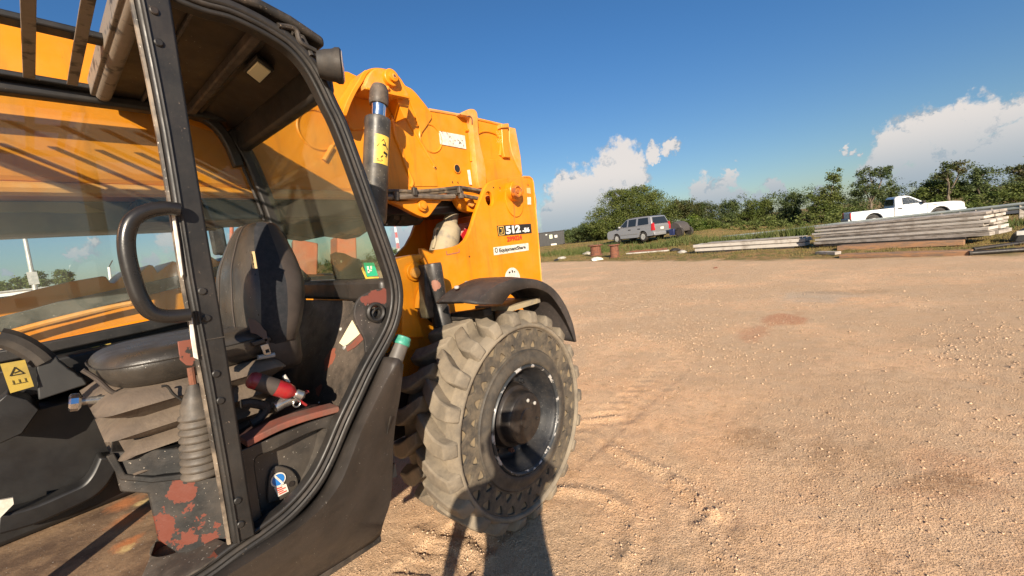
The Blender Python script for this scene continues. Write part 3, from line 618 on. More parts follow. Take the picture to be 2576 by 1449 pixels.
# ---------------- door post
pl_ = spl([PY(p,1.275) for p in [(325,-90),(343,0),(408,330),(468,700),(512,930),(560,1200),(588,1372)]], 3)
pr_ = spl([PY(p,1.275) for p in [(412,-90),(430,0),(492,400),(555,780),(588,990),(622,1210),(645,1348)]], 3)
mb = MB(); mb.rings([[a, b, b+V(0,.055,0), a+V(0,.055,0)] for a, b in zip(pl_, pr_)]); pt('door_post', T, mb, 'black', bevel=.006)
# pale strip on the post's front side, the edge highlight put into its colour
mb = MB(); mb.tube([p+V(-.004,.02,0) for p in pl_], .006, 6); pt('post_edge_strip', T, mb, mat('edge_highlight', (.05,.042,.035), .4, col2=(.24,.19,.14), scale=11, specks=.3))
mb = MB(); mb.tube([p+V(.012,-.002,0) for p in pl_], .0035, 6); pt('post_bead', T, mb, 'black')
for c, u, v in [('c1',1155,80),('c1',1190,320),('c2',1718,1023),('c2',1755,1252),('c3',1258,272),('c3',1283,428),('c3',1383,1010),('c3',1400,1148)]:
    q = PY(K(c,u,v), 1.274); mb = MB(); mb.lathe([(.0095,0.002),(.0095,-.002),(.007,-.004)], q, (0,1,0), 14); o = pt('rivet', T, mb, 'hub' if c=='c1' else 'black')
# joint line in post
mb = MB(); mb.beam(PY(K('c4',35,1200),1.2735), PY(K('c4',215,1168),1.2735), .003, .0012, up=(0,1,0)); pt('post_joint', T, mb, 'black_dusty')
# ---------------- grab handle
hp = [(452,528),(420,524),(375,530),(335,552),(319,590),(320,640),(334,700),(352,750),(378,785),(420,796),(478,792)]
mb = MB(); mb.tube(spl([PY(p,1.255) for p in hp], 5), .0165, 14); pt('grab_handle', T, mb, mat('satin_black_tube', (.011,.010,.010), .28, bump=.0002, bscale=200, dust=(.06,.05,.04), dust_amt=.2), angle=60)
# chipped weld strip by the handle
mb = MB(); q = [PY(p,1.268) for p in [(428,510),(436,512),(452,610),(462,690),(456,700),(446,640)]]; mb.prism(q, (0,.006,0)); pt('weld_scar', T, mb, 'sticker_white', bevel=.0015)
mb = MB(); q = [PY(p,1.268) for p in [(476,800),(484,798),(492,850),(500,905),(488,900),(480,850)]]; mb.prism(q, (0,.006,0)); pt('weld_scar', T, mb, 'sticker_white', bevel=.0015)
# ---------------- roof
ZR = 2.40
roofm = 'headliner'
mb = MB(); G = []
rx0, rx1 = .300, .70
side = [(.300,2.405),(.45,2.405),(.56,2.40),(.64,2.382),(.735,2.345)]
mb.prism([V(x,1.34,z) for x,z in side]+[V(x,1.34,z+.03) for x,z in reversed(side)], (0,.92,0)); pt('roof_lining', T, mb, roofm, bevel=.006)
mb = MB(); mb.prism([V(x,1.30,z+.031) for x,z in side]+[V(x,1.30,z+.060) for x,z in reversed(side)], (0,.98,0)); pt('roof_panel', T, mb, 'black_dusty', bevel=.01)
mb = MB(); mb.beam(V(.555,1.36,2.388), V(.555,2.2,2.388), .03, .034); pt('roof_rib', T, mb, 'black_dusty', bevel=.006)
mb = MB(); mb.beam(V(.585,1.36,2.392), V(.585,2.2,2.392), .018, .02); pt('roof_rib', T, mb, 'headliner', bevel=.004)
mb = MB(); mb.beam(V(.40,1.36,2.398), V(.40,2.2,2.398), .010, .012); pt('roof_rib', T, mb, 'black_dusty', bevel=.003)
# cabin lamp
q = [PZ(K('cA',*p),2.360) for p in [(745,700),(850,595),(980,690),(870,798)]]; cc = sum(q, Vector())/4
mb = MB(); mb.prism([cc+(p-cc)*1.32+V(0,0,.012) for p in q], (0,0,-.014)); lo_ = pt('cabin_lamp', T, mb, 'black', bevel=.003)
mb = MB(); mb.prism([p+V(0,0,.004) for p in q], (0,0,-.010)); pt('lamp_lens', lo_, mb, 'cabinlens', bevel=.002)
# rear header and inside rim round the rear window
mb = MB(); mb.beam(V(.745,1.34,2.302), V(.745,2.25,2.302), .05, .115); pt('rear_header', T, mb, 'black', bevel=.015)
# roof front edge tube (tan, sunlit) + guard grid
tan = mat('tan_dusty_guard_paint', (0.20,0.165,0.13), .6, col2=(0.05,0.045,0.04), scale=16, lo=.52, hi=.62, bump=.0008, bscale=70)
mb = MB(); mb.tube([V(.285,1.30,2.386), V(.285,2.10,2.386)], .022, 12); pt('guard_frame', T, mb, tan)
mb = MB(); mb.beam(V(.262,1.30,2.415), V(.262,2.12,2.415), .018, .06); pt('guard_frame', T, mb, tan, bevel=.004)
for i, x in enumerate([.205, .108, -.01, -.135, -.26]):
    mb = MB(); mb.beam(V(x,1.27,2.390), V(x,2.05,2.390), .027, .005); pt('guard_bar', T, mb, tan, bevel=.004)
for y in (PZ((150,79),2.41).y, PZ((150,214),2.41).y, 1.27):
    mb = MB(); mb.beam(V(-.36,y,2.425 if y>1.3 else 2.41), V(.262,y,2.412 if y>1.3 else 2.40), .055, .020); pt('guard_rail', T, mb, 'black', bevel=.005)
mb = MB(); mb.beam(V(-.36,2.165,2.385), V(.75,2.165,2.385), .06, .042); pt('roof_side_rail', T, mb, 'black', bevel=.012)
# front pillar and header outside the frame (cast the right shadows)
mb = MB(); mb.tube([V(-.37,1.30,2.40), V(-.50,1.30,1.7), V(-.46,1.30,.95)], .032, 8); pt('front_pillar', T, mb, 'black')
mb = MB(); mb.tube([V(-.37,2.16,2.40), V(-.50,2.18,1.7), V(-.46,2.18,.95)], .032, 8); pt('front_pillar', T, mb, 'black')
mb = MB(); mb.tube([V(-.37,1.30,2.40), V(-.37,2.16,2.40)], .03, 8); pt('front_header', T, mb, 'black')
# ---------------- far side wall: pillar, lower rail, window
pp = spl([PY(p,2.2) for p in [(575,330),(600,360),(625,400),(648,450),(680,530),(702,600),(728,668),(770,712)]], 3)
mb = MB(); mb.tube(pp, 0, prof=[(-.03,-.028),(.03,-.028),(.03,.028),(-.03,.028)], up=(0,1,0)); pt('far_rear_pillar', T, mb, 'black', bevel=.009)
mb = MB(); mb.tube([p+V(-.045,-.01,.0) for p in pp[:14]], .007, 6); pt('window_seal', T, mb, 'rubber')
# far side window rounded corner: header curve from rail to pillar
cur = spl([PY(p,2.19) for p in [(482,287),(520,300),(555,330),(580,370),(600,420)]], 4)
mb = MB(); mb.tube(cur, 0, prof=[(-.02,-.022),(.02,-.022),(.02,.022),(-.02,.022)], up=(0,1,0)); pt('window_corner', T, mb, 'black', bevel=.006)
side_out = [V(-.48,2.2,1.49), V(.88,2.2,1.585), pp[-4], pp[-10], pp[8], pp[2], V(.45,2.2,2.375), V(-.38,2.2,2.375)]
mb = MB(); mb.prism([V(p.x,2.205,p.z) for p in side_out], (0,.006,0)); pt('far_side_window', T, mb, 'glass_side', smooth=False)
lr = [PY(p,2.15) for p in [(-30,902),(86,880),(378,819),(480,795),(560,782),(640,770),(760,750)]]
mb = MB(); mb.tube(lr, 0, prof=[(-.02,-.018),(.02,-.018),(.02,.018),(-.02,.018)], up=(0,1,0)); pt('far_window_sill', T, mb, 'black', bevel=.006)
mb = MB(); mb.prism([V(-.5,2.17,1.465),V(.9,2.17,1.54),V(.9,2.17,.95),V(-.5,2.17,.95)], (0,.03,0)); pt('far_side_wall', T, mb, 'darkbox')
# ---------------- rear window + rear crossbar
rb = [V(.885,1.36,1.575), V(.905,2.2,1.60)]
q = [V(.895,1.35,1.60), V(.905,2.19,1.61), V(.745,2.19,2.29), V(.745,1.35,2.29)]
mb = MB(); mb.prism(q, (.006,0,0)); pt('rear_window', T, mb, 'glass_rear', smooth=False)
mb = MB(); mb.beam(V(.875,1.35,1.555), V(.885,2.2,1.565), .06, .085); pt('rear_crossbar', T, mb, 'black', bevel=.016)
mb = MB(); mb.beam(V(.868,1.35,1.556), V(.872,1.62,1.558), .07, .088); pt('crossbar_sleeve', T, mb, 'plastic', bevel=.016)
# bracket plate standing on the crossbar, seen through glass
q = [PX(K('c4',*p), .93) for p in [(1110,470),(1150,450),(1220,460),(1290,495),(1350,510),(1380,590),(1400,640),(1440,670),(1520,680),(1520,730),(1165,730),(1130,600)]]
mb = MB(); mb.prism(q, (.008,0,0)); o = pt('bracket_plate', T, mb, 'plastic', bevel=.002)
for u, v in ((1155,525),(1210,530)):
    mb = MB(); mb.lathe([(.006,0),(.006,-.003)], PX(K('c4',u,v), .929), (1,0,0), 10); pt('hole', o, mb, 'galv')
q = [PX(K('c4',*p), .885) for p in [(1395,540),(1480,540),(1515,650),(1425,658)]]
mb = MB(); mb.prism(q, (.002,0,0)); o = pt('exit_sticker', T, mb, 'green_sign', smooth=False)
cq = sum(q, Vector())/4; ey_ = V(-.15,0,1).normalized()
mb = MB(); mb.box(cq+V(-.002,.012,0), (.001,.012,.028)); mb.box(cq+V(-.002,.0,-.004), (.001,.028,.006)); mb.box(cq+V(-.002,-.012,.008), (.001,.010,.012)); pt('exit_pictogram', o, mb, 'sticker_white', smooth=False)
q = [PX(K('c4',*p), .89) for p in [(1385,575),(1420,662),(1520,660),(1522,672),(1415,678),(1375,590)]]
mb = MB(); mb.prism(q, (.002,0,0)); pt('sticker_border', T, mb, 'sticker_yellow', smooth=False)
# ---------------- inner sloped wall behind the seat with primer patches
wall_p = [PY(K('c4',1260,1360),1.42), PY(K('cG',1110,1110),1.42)]
M['inner_wall'] = mat('grimy_black_inner_wall', (0.025,0.021,0.018), .6, col2=(0.055,0.046,0.038), scale=8, dust=(.17,.13,.1), dust_amt=.6, dust_scale=6, bump=.0008, bscale=50, specks=.25, speck_col=(.3,.25,.18))
WA, WB = V(.872,0,1.515), V(.60,0,1.02)
def on_slope(p):
    """pixel to the sloped wall plane"""
    n = (WB-WA).cross(V(0,1,0)); r = ray(p); t = (WA-EYE).dot(n)/r.dot(n); return EYE+r*t
pat = [(on_slope(K('cG',1215,800)), .040), (on_slope(K('cG',1190,880)), .022), (on_slope(K('cG',1110,1105)), .024)]
M['inner_wall'] = mat('grimy_black_inner_wall', (0.025,0.021,0.018), .6, col2=(0.055,0.046,0.038), scale=8, dust=(.17,.13,.1), dust_amt=.6, dust_scale=6, bump=.0008, bscale=50, specks=.25, speck_col=(.3,.25,.18), patches=pat, pcol=(.24,.075,.045))
mb = MB(); mb.prism([V(WA.x,1.33,WA.z), V(WA.x,2.17,WA.z), V(WB.x,2.17,WB.z), V(WB.x,1.33,WB.z)], (.02,0,-.012)); pt('rear_inner_wall', T, mb, 'inner_wall', bevel=.003)
n_ = (WB-WA).cross(V(0,1,0)).normalized(); n_ = n_ if n_.x < 0 else -n_
q = [on_slope(K('cG',*p))+n_*.002 for p in [(1425,465),(1495,590),(1380,690),(1345,705),(1305,675),(1325,640)]]
mb = MB(); mb.prism(q, n_*.002); pt('torn_label', T, mb, mat('cream_label', (.78,.70,.48), .6), smooth=False)
q = [on_slope(K('cG',*p))+n_*.002 for p in [(1500,590),(1530,640),(1450,715),(1380,755),(1360,715),(1420,680)]]
mb = MB(); mb.prism(q, n_*.0012); pt('primer_scrape', T, mb, 'primer', smooth=False)
for u,v,w in ((1310,545,.008),(1110,1225,.004),(1345,710,.012)):
    mb = MB(); mb.lathe([(w,0),(w*.7,.003)], on_slope(K('cG',u,v)), n_, 8); pt('bolt_head', T, mb, 'galv')
# ring bracket
c = PY(K('c4',1485,965),1.325)
out = KY('c4', [(1340,870),(1420,800),(1540,760),(1600,770),(1640,880),(1640,980),(1560,1110),(1480,1240),(1420,1310),(1405,1190),(1350,1080),(1318,980)], 1.325)
plate('pivot_bracket', spl(out,4,True), 1.325, .012, mat('bracket_black', (.03,.028,.026), .5, col2=(.06,.05,.045), scale=12, patches=[(PY(K('c4',1500,850),1.325),.035),(PY(K('c4',1580,830),1.325),.03),(PY(K('c4',1400,850),1.325),.02)], pcol=(.18,.055,.04), specks=.2), T, holes=[circ(PY(K('c4',1495,965),1.325), .0165, 20, .021)], bev=.003)
mb = MB(); mb.lathe([(.036,.0),(.036,-.012),(.030,-.016),(.024,-.012),(.022,.01)], PY(K('c4',1490,960),1.322), (0,1,0), 28, caps=False); pt('pivot_ring', T, mb, 'black')
mb = MB(); mb.lathe([(.021,.0),(.017,-.006),(.017,.03)], PY(K('c4',1505,970),1.322), (0,1,0), 24, caps=False); pt('pivot_bush', T, mb, 'rim')
# ---------------- lower door panel with pocket
pan = KY('c5', [(180,625),(240,600),(420,525),(620,445),(760,400),(838,378),(800,500),(740,640),(680,760),(600,880),(500,980),(400,1070),(275,1180),(255,1130),(222,900)], 1.335)
poc = KY('c5', [(300,655),(390,625),(520,560),(640,505),(725,478),(742,500),(725,590),(690,700),(630,830),(570,920),(480,1010),(400,1070),(345,1110),(325,1090),(300,930),(275,760),(272,690)], 1.335)
M['panel'] = mat('scuffed_black_panel', (0.022,0.020,0.018), .45, col2=(0.045,0.039,0.034), scale=6, dust=(.12,.10,.08), dust_amt=.45, dust_scale=7, specks=.2)
plate('lower_panel', pan, 1.335, .012, 'panel', T, holes=[spl(poc,3,True)], bev=.003)
mb = MB(); P1 = spl(poc,3,True); cpoc = sum(P1, Vector())/len(P1); P2 = [cpoc+(p-cpoc)*.93+V(0,.045,0) for p in P1]; mb.rings([P1,P2], True, False); mb.add([p for p in P2],[tuple(range(len(P2)))]); pt('pocket', T, mb, 'panel')
cv_ = KY('c5', [(355,850),(370,770),(400,728),(450,725),(510,750),(548,800),(552,850),(520,900),(450,940),(385,960),(355,955)], 1.372)
mb = MB(); mb.prism(spl(cv_,4,True), (0,-.006,0)); o = pt('access_cover', T, mb, 'panel', bevel=.003)
mb = MB(); mb.lathe([(.009,0),(.009,-.003),(.004,-.003)], PY(K('c5',512,842),1.366), (0,1,0), 12); pt('screw', o, mb, 'hub')
# no-step sticker
YS = 1.364
c = PY(K('c5',426,815),YS); r = (PY(K('c5',472,815),YS)-c).length
mb = MB(); mb.lathe([(r,0),(r,-.0012)], c, (0,1,0), 32); o = pt('safety_sticker', T, mb, 'sticker_white')
mb = MB(); mb.lathe([(r*.82,0),(r*.82,-.0010)], c+V(0,-.0012,0), (0,1,0), 32); pt('blue_disc', o, mb, 'blue_sign')
a, b = PY(K('c5',395,785),YS), PY(K('c5',458,842),YS); mb = MB(); mb.beam(a+V(0,-.0026,0), b+V(0,-.0026,0), .0055, .0008, up=(0,1,0)); pt('white_stripe', o, mb, 'sticker_white')
q = KY('c5', [(398,868),(478,842),(495,892),(425,928)], YS); mb = MB(); mb.prism(q, (0,-.001,0)); o = pt('safety_label', T, mb, 'sticker_white')
for k in range(4):
    a = q[0].lerp(q[3], .2+.2*k); b = q[1].lerp(q[2], .2+.2*k); mb = MB(); mb.beam(a.lerp(b,.15)+V(0,-.0015,0), a.lerp(b,.85 if k%2 else .6)+V(0,-.0015,0), .0035, .0006, up=(0,1,0)); pt('red_print', o, mb, 'red_ink', smooth=False)
# red primer sill
mb = MB(); A_ = [PY(K('c5',*p),1.325) for p in [(210,575),(420,470),(600,405),(820,345)]]; A2 = spl(A_,4)
mb.rings([[p+V(0,-.01,.008), p+V(0,-.01,-.012), p+V(0,.05,-.012), p+V(0,.05,.010)] for p in A2]); pt('primer_sill', T, mb, 'primer', bevel=.003)
mb = MB(); mb.rings([[p+V(0,.045,-.002), p+V(0,.045,-.014), p+V(0,.85,-.11), p+V(0,.85,-.10)] for p in A2]); pt('inner_floor_plate', T, mb, mat('dark_red_floor', (.05,.018,.014), .7, col2=(.02,.018,.017), scale=8))
# ---------------- black plastic skirt / tank cover
FPx = frame_px
inn = [K('c5',*p) for p in [(1105,10),(1045,170),(975,320),(905,470),(835,620),(770,770),(700,900),(600,1010),(430,1138),(200,1285),(0,1428),(-150,1550)]]
led = [K('c5',*p) for p in [(1215,20),(1120,200),(1040,360),(965,520),(900,690),(840,830),(760,950),(650,1060),(480,1195),(270,1335),(60,1470),(-120,1600)]]
mid = [K('c5',*p) for p in [(1245,60),(1225,250),(1195,420),(1180,560),(1175,700),(1170,830),(1160,950),(1130,1050),(1080,1150),(900,1290),(680,1420),(560,1500)]]
bot = [K('c5',*p) for p in [(1262,90),(1250,260),(1215,430),(1200,570),(1195,710),(1190,850),(1180,980),(1175,1060),(1095,1190),(920,1310),(700,1449),(560,1540)]]
def ys(i, a, b, n=12): return a+(b-a)*i/(n-1)
r0 = [PY(p,1.312) for p in inn]; r1 = [PY(p,1.235) for p in led]; r2 = [PY(p, ys(i,1.26,1.47)) for i, p in enumerate(mid)]; r3 = [q+V(.02,.07,0) if i<8 else PY(bot[i],1.49)+V(0,0,0) for i, q in enumerate(r2)]
rows = []
for k, (a,b,c,d) in enumerate(zip(spl(r0,3),spl(r1,3),spl(r2,3),spl(r3,3))):
    rows.append([a, a.lerp(b,.25)+V(-.003,-.022,.004), a.lerp(b,.7)+V(-.002,-.012,.003), b, b.lerp(c,.12)+V(0,-.004,0), b.lerp(c,.5), c, d])
mb = MB(); mb.grid(rows); pt('skirt_panel', T, mb, 'plastic', solid=.006, angle=50)
# lower lip of the skirt
mb = MB(); mb.tube([PY(K('c5',*p),1.485) for p in [(1092,1195),(910,1315),(700,1452),(500,1580)]], 0, prof=[(-.012,-.014),(.012,-.014),(.012,.014),(-.012,.014)], up=(0,1,0)); pt('skirt_lip', T, mb, 'black_dusty', bevel=.003)
mb = MB(); mb.tube([PY(K('c5',*p),ys(i,1.262,1.468,5)) for i,p in enumerate([(1165,400),(1125,600),(1100,850),(1090,1050),(1085,1170)])], .0025, 5); pt('skirt_seam', T, mb, 'black_dusty')
# inside mass of the tank so that no light leaks
mb = MB(); mb.prism([V(.25,1.5,.62), V(.62,1.5,.66), V(.74,1.42,.85), V(.80,1.42,1.25), V(.70,1.42,1.0), V(.45,1.42,.90), V(.25,1.42,.86)], (0,.6,0)); pt('tank_body', T, mb, 'darkbox')
# filler neck with green cap
c0, c1 = PY((960,1000),1.32), PY((1008,868),1.32); ax = (c1-c0).normalized()
mb = MB(); mb.tube([c0-ax*.1, c0, c1], [.030,.030,.0285], 18); o = pt('filler_neck', T, mb, mat('grey_filler_tube', (.10,.09,.08), .5, col2=(.16,.14,.12), scale=9), angle=60)
mb = MB(); mb.lathe([(.031,0),(.033,.004),(.033,.012),(.030,.018),(.030,.030),(.027,.033)], c1, ax, 24); pt('filler_cap', o, mb, 'green_cap')
mb = MB(); mb.tube([PY(K('cG',*p),1.36) for p in [(1745,700),(1680,820),(1590,960)]], .004, 6); pt('yellow_edge', T, mb, 'yellow')

# ---------------- seat
st = T
rowsF = [(1.435,.455,.595,1.72,.215),(1.48,.435,.615,1.72,.235),(1.55,.435,.640,1.72,.240),(1.63,.445,.655,1.72,.232),(1.70,.460,.655,1.725,.205),(1.76,.485,.650,1.73,.165),(1.81,.510,.640,1.735,.130),(1.845,.535,.630,1.74,.105),(1.858,.560,.610,1.74,.07)]
def srow(z, xf, xb, yc, hw, n=28, e=2.6):
    R = []; xc=(xf+xb)/2; hx=(xb-xf)/2
    for k in range(n):
        a = 2*math.pi*k/n; c_, s_ = math.cos(a), math.sin(a)
        R.append(V(xc+hx*math.copysign(abs(c_)**(2/e), c_), yc+hw*math.copysign(abs(s_)**(2/e), s_), z))
    return R
def interp_rows(rows, m=3):
    P = spl([Vector(r[:3]) for r in rows], m); Q = spl([Vector((r[3], r[4], 0)) for r in rows], m); return [(p.x,p.y,p.z,q.x,q.y) for p, q in zip(P, Q)]
SEAT_Y = -.02
rr = interp_rows([(z, xf-.01, xb, yc, hw) for z,xf,xb,yc,hw in rowsF], 4)
def even(ring, n):
    P = ring+[ring[0]]; L_ = [0]
    for a, b in zip(P[:-1], P[1:]): L_.append(L_[-1]+(b-a).length)
    out = []; j = 0
    for k in range(n):
        t = L_[-1]*k/n
        while L_[j+1] < t: j += 1
        out.append(P[j].lerp(P[j+1], (t-L_[j])/max(1e-9, L_[j+1]-L_[j])))
    return out
NS = 120; rr = interp_rows([(z, xf-.01, xb, yc, hw) for z,xf,xb,yc,hw in rowsF], 7)
RG = [even(srow(z, xf, xb, yc+SEAT_Y, hw, 96, 3.0), NS) for z,xf,xb,yc,hw in rr]; zones = {0:MB(),1:MB(),2:MB()}
def frac(p, k): return (p.x-rr[k][1])/(rr[k][2]-rr[k][1])
for k in range(len(RG)-1):
    for q in range(NS):
        a, b, c, d = RG[k][q], RG[k][(q+1)%NS], RG[k+1][(q+1)%NS], RG[k+1][q]; f = (frac((a+b)/2, k)+frac((c+d)/2, k+1))/2
        z0 = .20; z_ = 0 if f < z0 else (1 if f < z0+.33 else 2); zones[z_].add([a,b,c,d], [(0,1,2,3)])
for (k, rg) in ((0, RG[0]), (1, RG[-1])): zones[2].add(rg, [tuple(range(NS))])
def weld(o, d=.0004):
    bm = bmesh.new(); bm.from_mesh(o.data); bmesh.ops.remove_doubles(bm, verts=bm.verts, dist=d); bmesh.ops.recalc_face_normals(bm, faces=bm.faces); bm.to_mesh(o.data); bm.free(); o.data.polygons.foreach_set('use_smooth', [True]*len(o.data.polygons)); return o
so_ = weld(pt('seat_backrest', T, zones[0], 'vinyl', angle=180)); weld(pt('side_bolster', so_, zones[1], 'fabric', angle=180)); weld(pt('back_shell', so_, zones[2], 'shell', angle=180))
for fy in (-.09, .06):
    mb = MB(); mb.tube([V(xf-.0015, yc+SEAT_Y+fy*(hw/.23), z) for z,xf,xb,yc,hw in rr[1:-3]], .0022, 5); pt('seam', so_, mb, 'shell')
c = PX(K('c4',475,515), .452); mb = MB(); mb.box(c+V(-.004,0,0), (.002,.034,.052), Matrix.Rotation(.06,3,'X')); o = pt('seat_label', so_, mb, mat('tan_label', (.62,.47,.24), .6), smooth=False)
mb = MB(); mb.box(c+V(-.0055,0,.008), (.001,.006,.02)); mb.box(c+V(-.0055,.003,-.012), (.001,.008,.006)); pt('label_print', o, mb, 'ink', smooth=False)
# cushion
crow = [(1.405,.13,.50,1.70,.17),(1.415,.095,.52,1.70,.21),(1.44,.070,.54,1.70,.235),(1.47,.060,.545,1.70,.242),(1.495,.070,.545,1.70,.236),(1.510,.095,.54,1.70,.212),(1.516,.14,.52,1.70,.17),(1.517,.22,.45,1.70,.08)]
mb = MB(); mb.rings([srow(z-.012, xf+.012, xb, yc, hw, 40, 3.2) for z,xf,xb,yc,hw in interp_rows(crow)]); so2 = pt('seat_cushion', T, mb, 'vinyl', angle=70)
R_ = srow(1.470, .070, .545, 1.70, .2435, 40, 3.2); mb = MB(); mb.tube(R_, .0022, 5, closed=True); pt('seam', so2, mb, 'rubber')
# rear bolster block under backrest
mb = MB(); mb.rings([srow(z, .40, .62, 1.70, h) for z, h in ((1.33,.17),(1.36,.20),(1.44,.215),(1.475,.20))]); pt('seat_base_rear', T, mb, 'shell', angle=60)
# seat belt
P_ = [PY(K('c4',*p),1.455) for p in [(430,1085),(480,1095),(530,1130),(560,1170),(585,1195)]]
mb = MB(); 
R = [[p+V(0,-.0,.028)+V(.0,0,0), p+V(0,.0,-.020), p+V(0,.004,-.020), p+V(0,.004,.028)] for p in spl(P_,4)]; mb.rings(R); so3 = pt('seat_belt', T, mb, 'belt', bevel=.001)
q = KY('c4', [(440,1215),(600,1165),(620,1200),(470,1255)], 1.455); mb = MB(); mb.prism(q, (0,.02,0)); pt('buckle_housing', so3, mb, 'plastic', bevel=.004)
tg = KY('c4', [(520,1245),(585,1225),(610,1300),(605,1318),(560,1325),(548,1318)], 1.452); plate('buckle_tongue', tg, 1.45, .003, 'steel', so3, holes=[KY('c4', [(560,1280),(590,1272),(598,1298),(568,1306)], 1.452)], bev=.0008)
mb = MB(); mb.tube([PY(K('c4',500,1345),1.47), PY(K('c4',545,1338),1.47), PY(K('c4',640,1320),1.47)], .008, 8); pt('latch_knob', so3, mb, 'galv')
# suspension bellows: stacked pleats
def rrect(x0, x1, y0, y1, z, r=.03, n=4):
    R = []
    for cx, cy, a0 in ((x1-r,y1-r,0),(x0+r,y1-r,90),(x0+r,y0+r,180),(x1-r,y0+r,270)):
        for k in range(n+1): a = math.radians(a0+90*k/n); R.append(V(cx+r*math.cos(a), cy+r*math.sin(a), z))
    return R
R = []; zt = 1.390; npl = 4; ph = .062; rb_ = random.Random(4)
for i in range(npl*8+1):
    u = i/8; f = abs(math.sin(math.pi*u))**.62; ins = .055-.055*f+.009*u; dz = .010*math.sin(2*math.pi*u)
    ring = rrect(.050+ins, .515-ins*.6, 1.450+ins*.8, 1.98-ins*.3, zt-u*ph-dz, .035, 6)
    R.append([p+V(.004*math.sin(p.y*31+u*2.1), .004*math.sin(p.x*37+u*3.3), .006*math.sin(p.x*17+u*1.7)+.004*math.sin(p.x*41+p.y*23)) for p in ring])
mb = MB(); mb.rings(R); pt('seat_bellows', T, mb, 'bellows', angle=75)
mb = MB(); mb.prism([V(.13,1.50,1.10), V(.55,1.50,1.13), V(.55,1.50,1.06), V(.13,1.50,1.05)], (0,.45,0)); pt('seat_mount', T, mb, 'black_dusty', bevel=.006)
mb = MB(); mb.tube([V(.12,1.51,1.12), V(.15,1.50,1.085), V(.2,1.50,1.08), V(.24,1.50,1.11)], .008, 6); pt('mount_spring', T, mb, 'hub')
# knob and levers at seat front
k0, k1 = PY(K('c3',545,425),1.62), PY(K('c3',410,440),1.62); kx = (k1-k0).normalized()
mb = MB(); mb.tube([k0-kx*.03, k1+kx*-.01], .011, 12); o = pt('weight_knob', T, mb, 'steel')
mb = MB(); mb.lathe([(.016,0),(.020,.003),(.024,.006),(.024,.020),(.018,.024)], k1-kx*.02, kx, 10); pt('knob_head', o, mb, 'chrome', smooth=False)
mb = MB(); mb.tube(spl([PY(K('c3',*p),1.56) for p in [(480,250),(560,300),(640,370),(680,385)]],4), .006, 8); pt('seat_lever', T, mb, 'shell')
mb = MB(); mb.tube(spl([PY(K('c3',*p),1.44) for p in [(940,345),(975,345),(1010,390),(1075,435)]],4), .0035, 8); pt('cable', T, mb, 'ink')
# gaiter lever by the post
ga = PY(K('c3',1125,340),1.40); gb = PY(K('c3',1190,880),1.40); prof = []; n = 9; L_ = (gb-ga).length; axg = (gb-ga).normalized()
prof = [(.012,-.004),(.014,.0),(.026,.03),(.036,.06)]
for i in range(n):
    t = .075+(L_-.085)*i/n; d = (L_-.085)/n; prof += [(.036+.001*i,t),(.043+.0010*i,t+d*.35),(.043+.0010*i,t+d*.6),(.036+.001*i,t+d*.9)]
mb = MB(); mb.lathe(prof, ga, axg, 28); pt('lever_gaiter', T, mb, 'gaiter', angle=60)
mb = MB(); mb.tube([PY(K('c3',1110,235),1.40), ga], .009, 10); pt('lever_rod', T, mb, 'rust')
q = KY('c3', [(1035,85),(1130,68),(1165,75),(1172,100),(1150,170),(1120,225),(1085,222),(1048,190)], 1.345)
mb = MB(); mb.prism(q, (0,.006,0)); pt('latch_plate', T, mb, mat('chipped_latch', (.20,.065,.042), .6, col2=(.03,.028,.026), scale=26, lo=.56, hi=.6), bevel=.001)
# ---------------- base riser and floor
M['riser'] = mat('chipped_black_riser', (0.012,0.012,0.012), .6, col2=(0.028,0.026,0.024), scale=9, dust=(.11,.085,.065), dust_amt=.4, dust_scale=8, specks=.22, speck_col=(.3,.26,.21), bump=.0012, bscale=40,
   patches=[(PY(K('c3',1050,945),1.45),.035),(PY(K('c3',1100,925),1.45),.025),(PY(K('c3',1165,1095),1.42),.014),(PY(K('c3',1110,1050),1.44),.016),(PY(K('c3',920,1140),1.45),.026),(PY(K('c3',985,1205),1.45),.034),(PY(K('c3',1110,1225),1.42),.032),(PY(K('c3',1225,1190),1.41),.030),(PY(K('c3',1280,1330),1.36),.03),(PY(K('c3',1240,1360),1.36),.02)], pcol=(.13,.034,.020), spec=.2, pamp=.13)
ft = [PY(K('c3',*p),y) for p, y in [((640,730),1.52),((1080,700),1.44),((1262,850),1.40),((1350,1290),1.36),((1150,1400),1.36),((920,1240),1.46),((860,970),1.49),((700,960),1.50)]]
mb = MB(); mb.prism(ft, (.03,.28,-.01)); pt('seat_riser', T, mb, 'riser', bevel=.004)
mb = MB(); mb.tube([PY(K('c3',*p),y) for p,y in [((640,740),1.515),((720,870),1.505),((900,880),1.475),((1090,860),1.43),((1262,850),1.395)]], 0, prof=[(-.008,-.014),(.008,-.014),(.008,.014),(-.008,.014)], up=(0,1,0)); pt('riser_ledge', T, mb, 'riser', bevel=.003)
M['floor'] = mat('rusty_worn_floor', (0.19,0.120,0.068), .8, col2=(0.10,0.06,0.036), scale=9, lo=.4, hi=.6, dust=(.36,.23,.13), dust_amt=.7, dust_scale=5, bump=.003, bscale=40, specks=.2,
   patches=[(PZ(K('c3',720,1030),.93),.05),(PZ(K('c3',760,1110),.93),.05),(PZ(K('c3',740,1260),.93),.035)], pcol=(.40,.15,.055), soft=.25, pamp=.09, patches2=[(PZ(K('c3',830,1020),.93),.02),(PZ(K('c3',745,1280),.93),.018)], pcol2=(.5,.36,.16))
mb = MB(); mb.box(V(.02,1.73,.905), (.72,.84,.05)); mb.box(V(-.35,1.73,.905),(.1,.84,.05)); pt('cab_floor', T, mb, 'floor', bevel=.004)
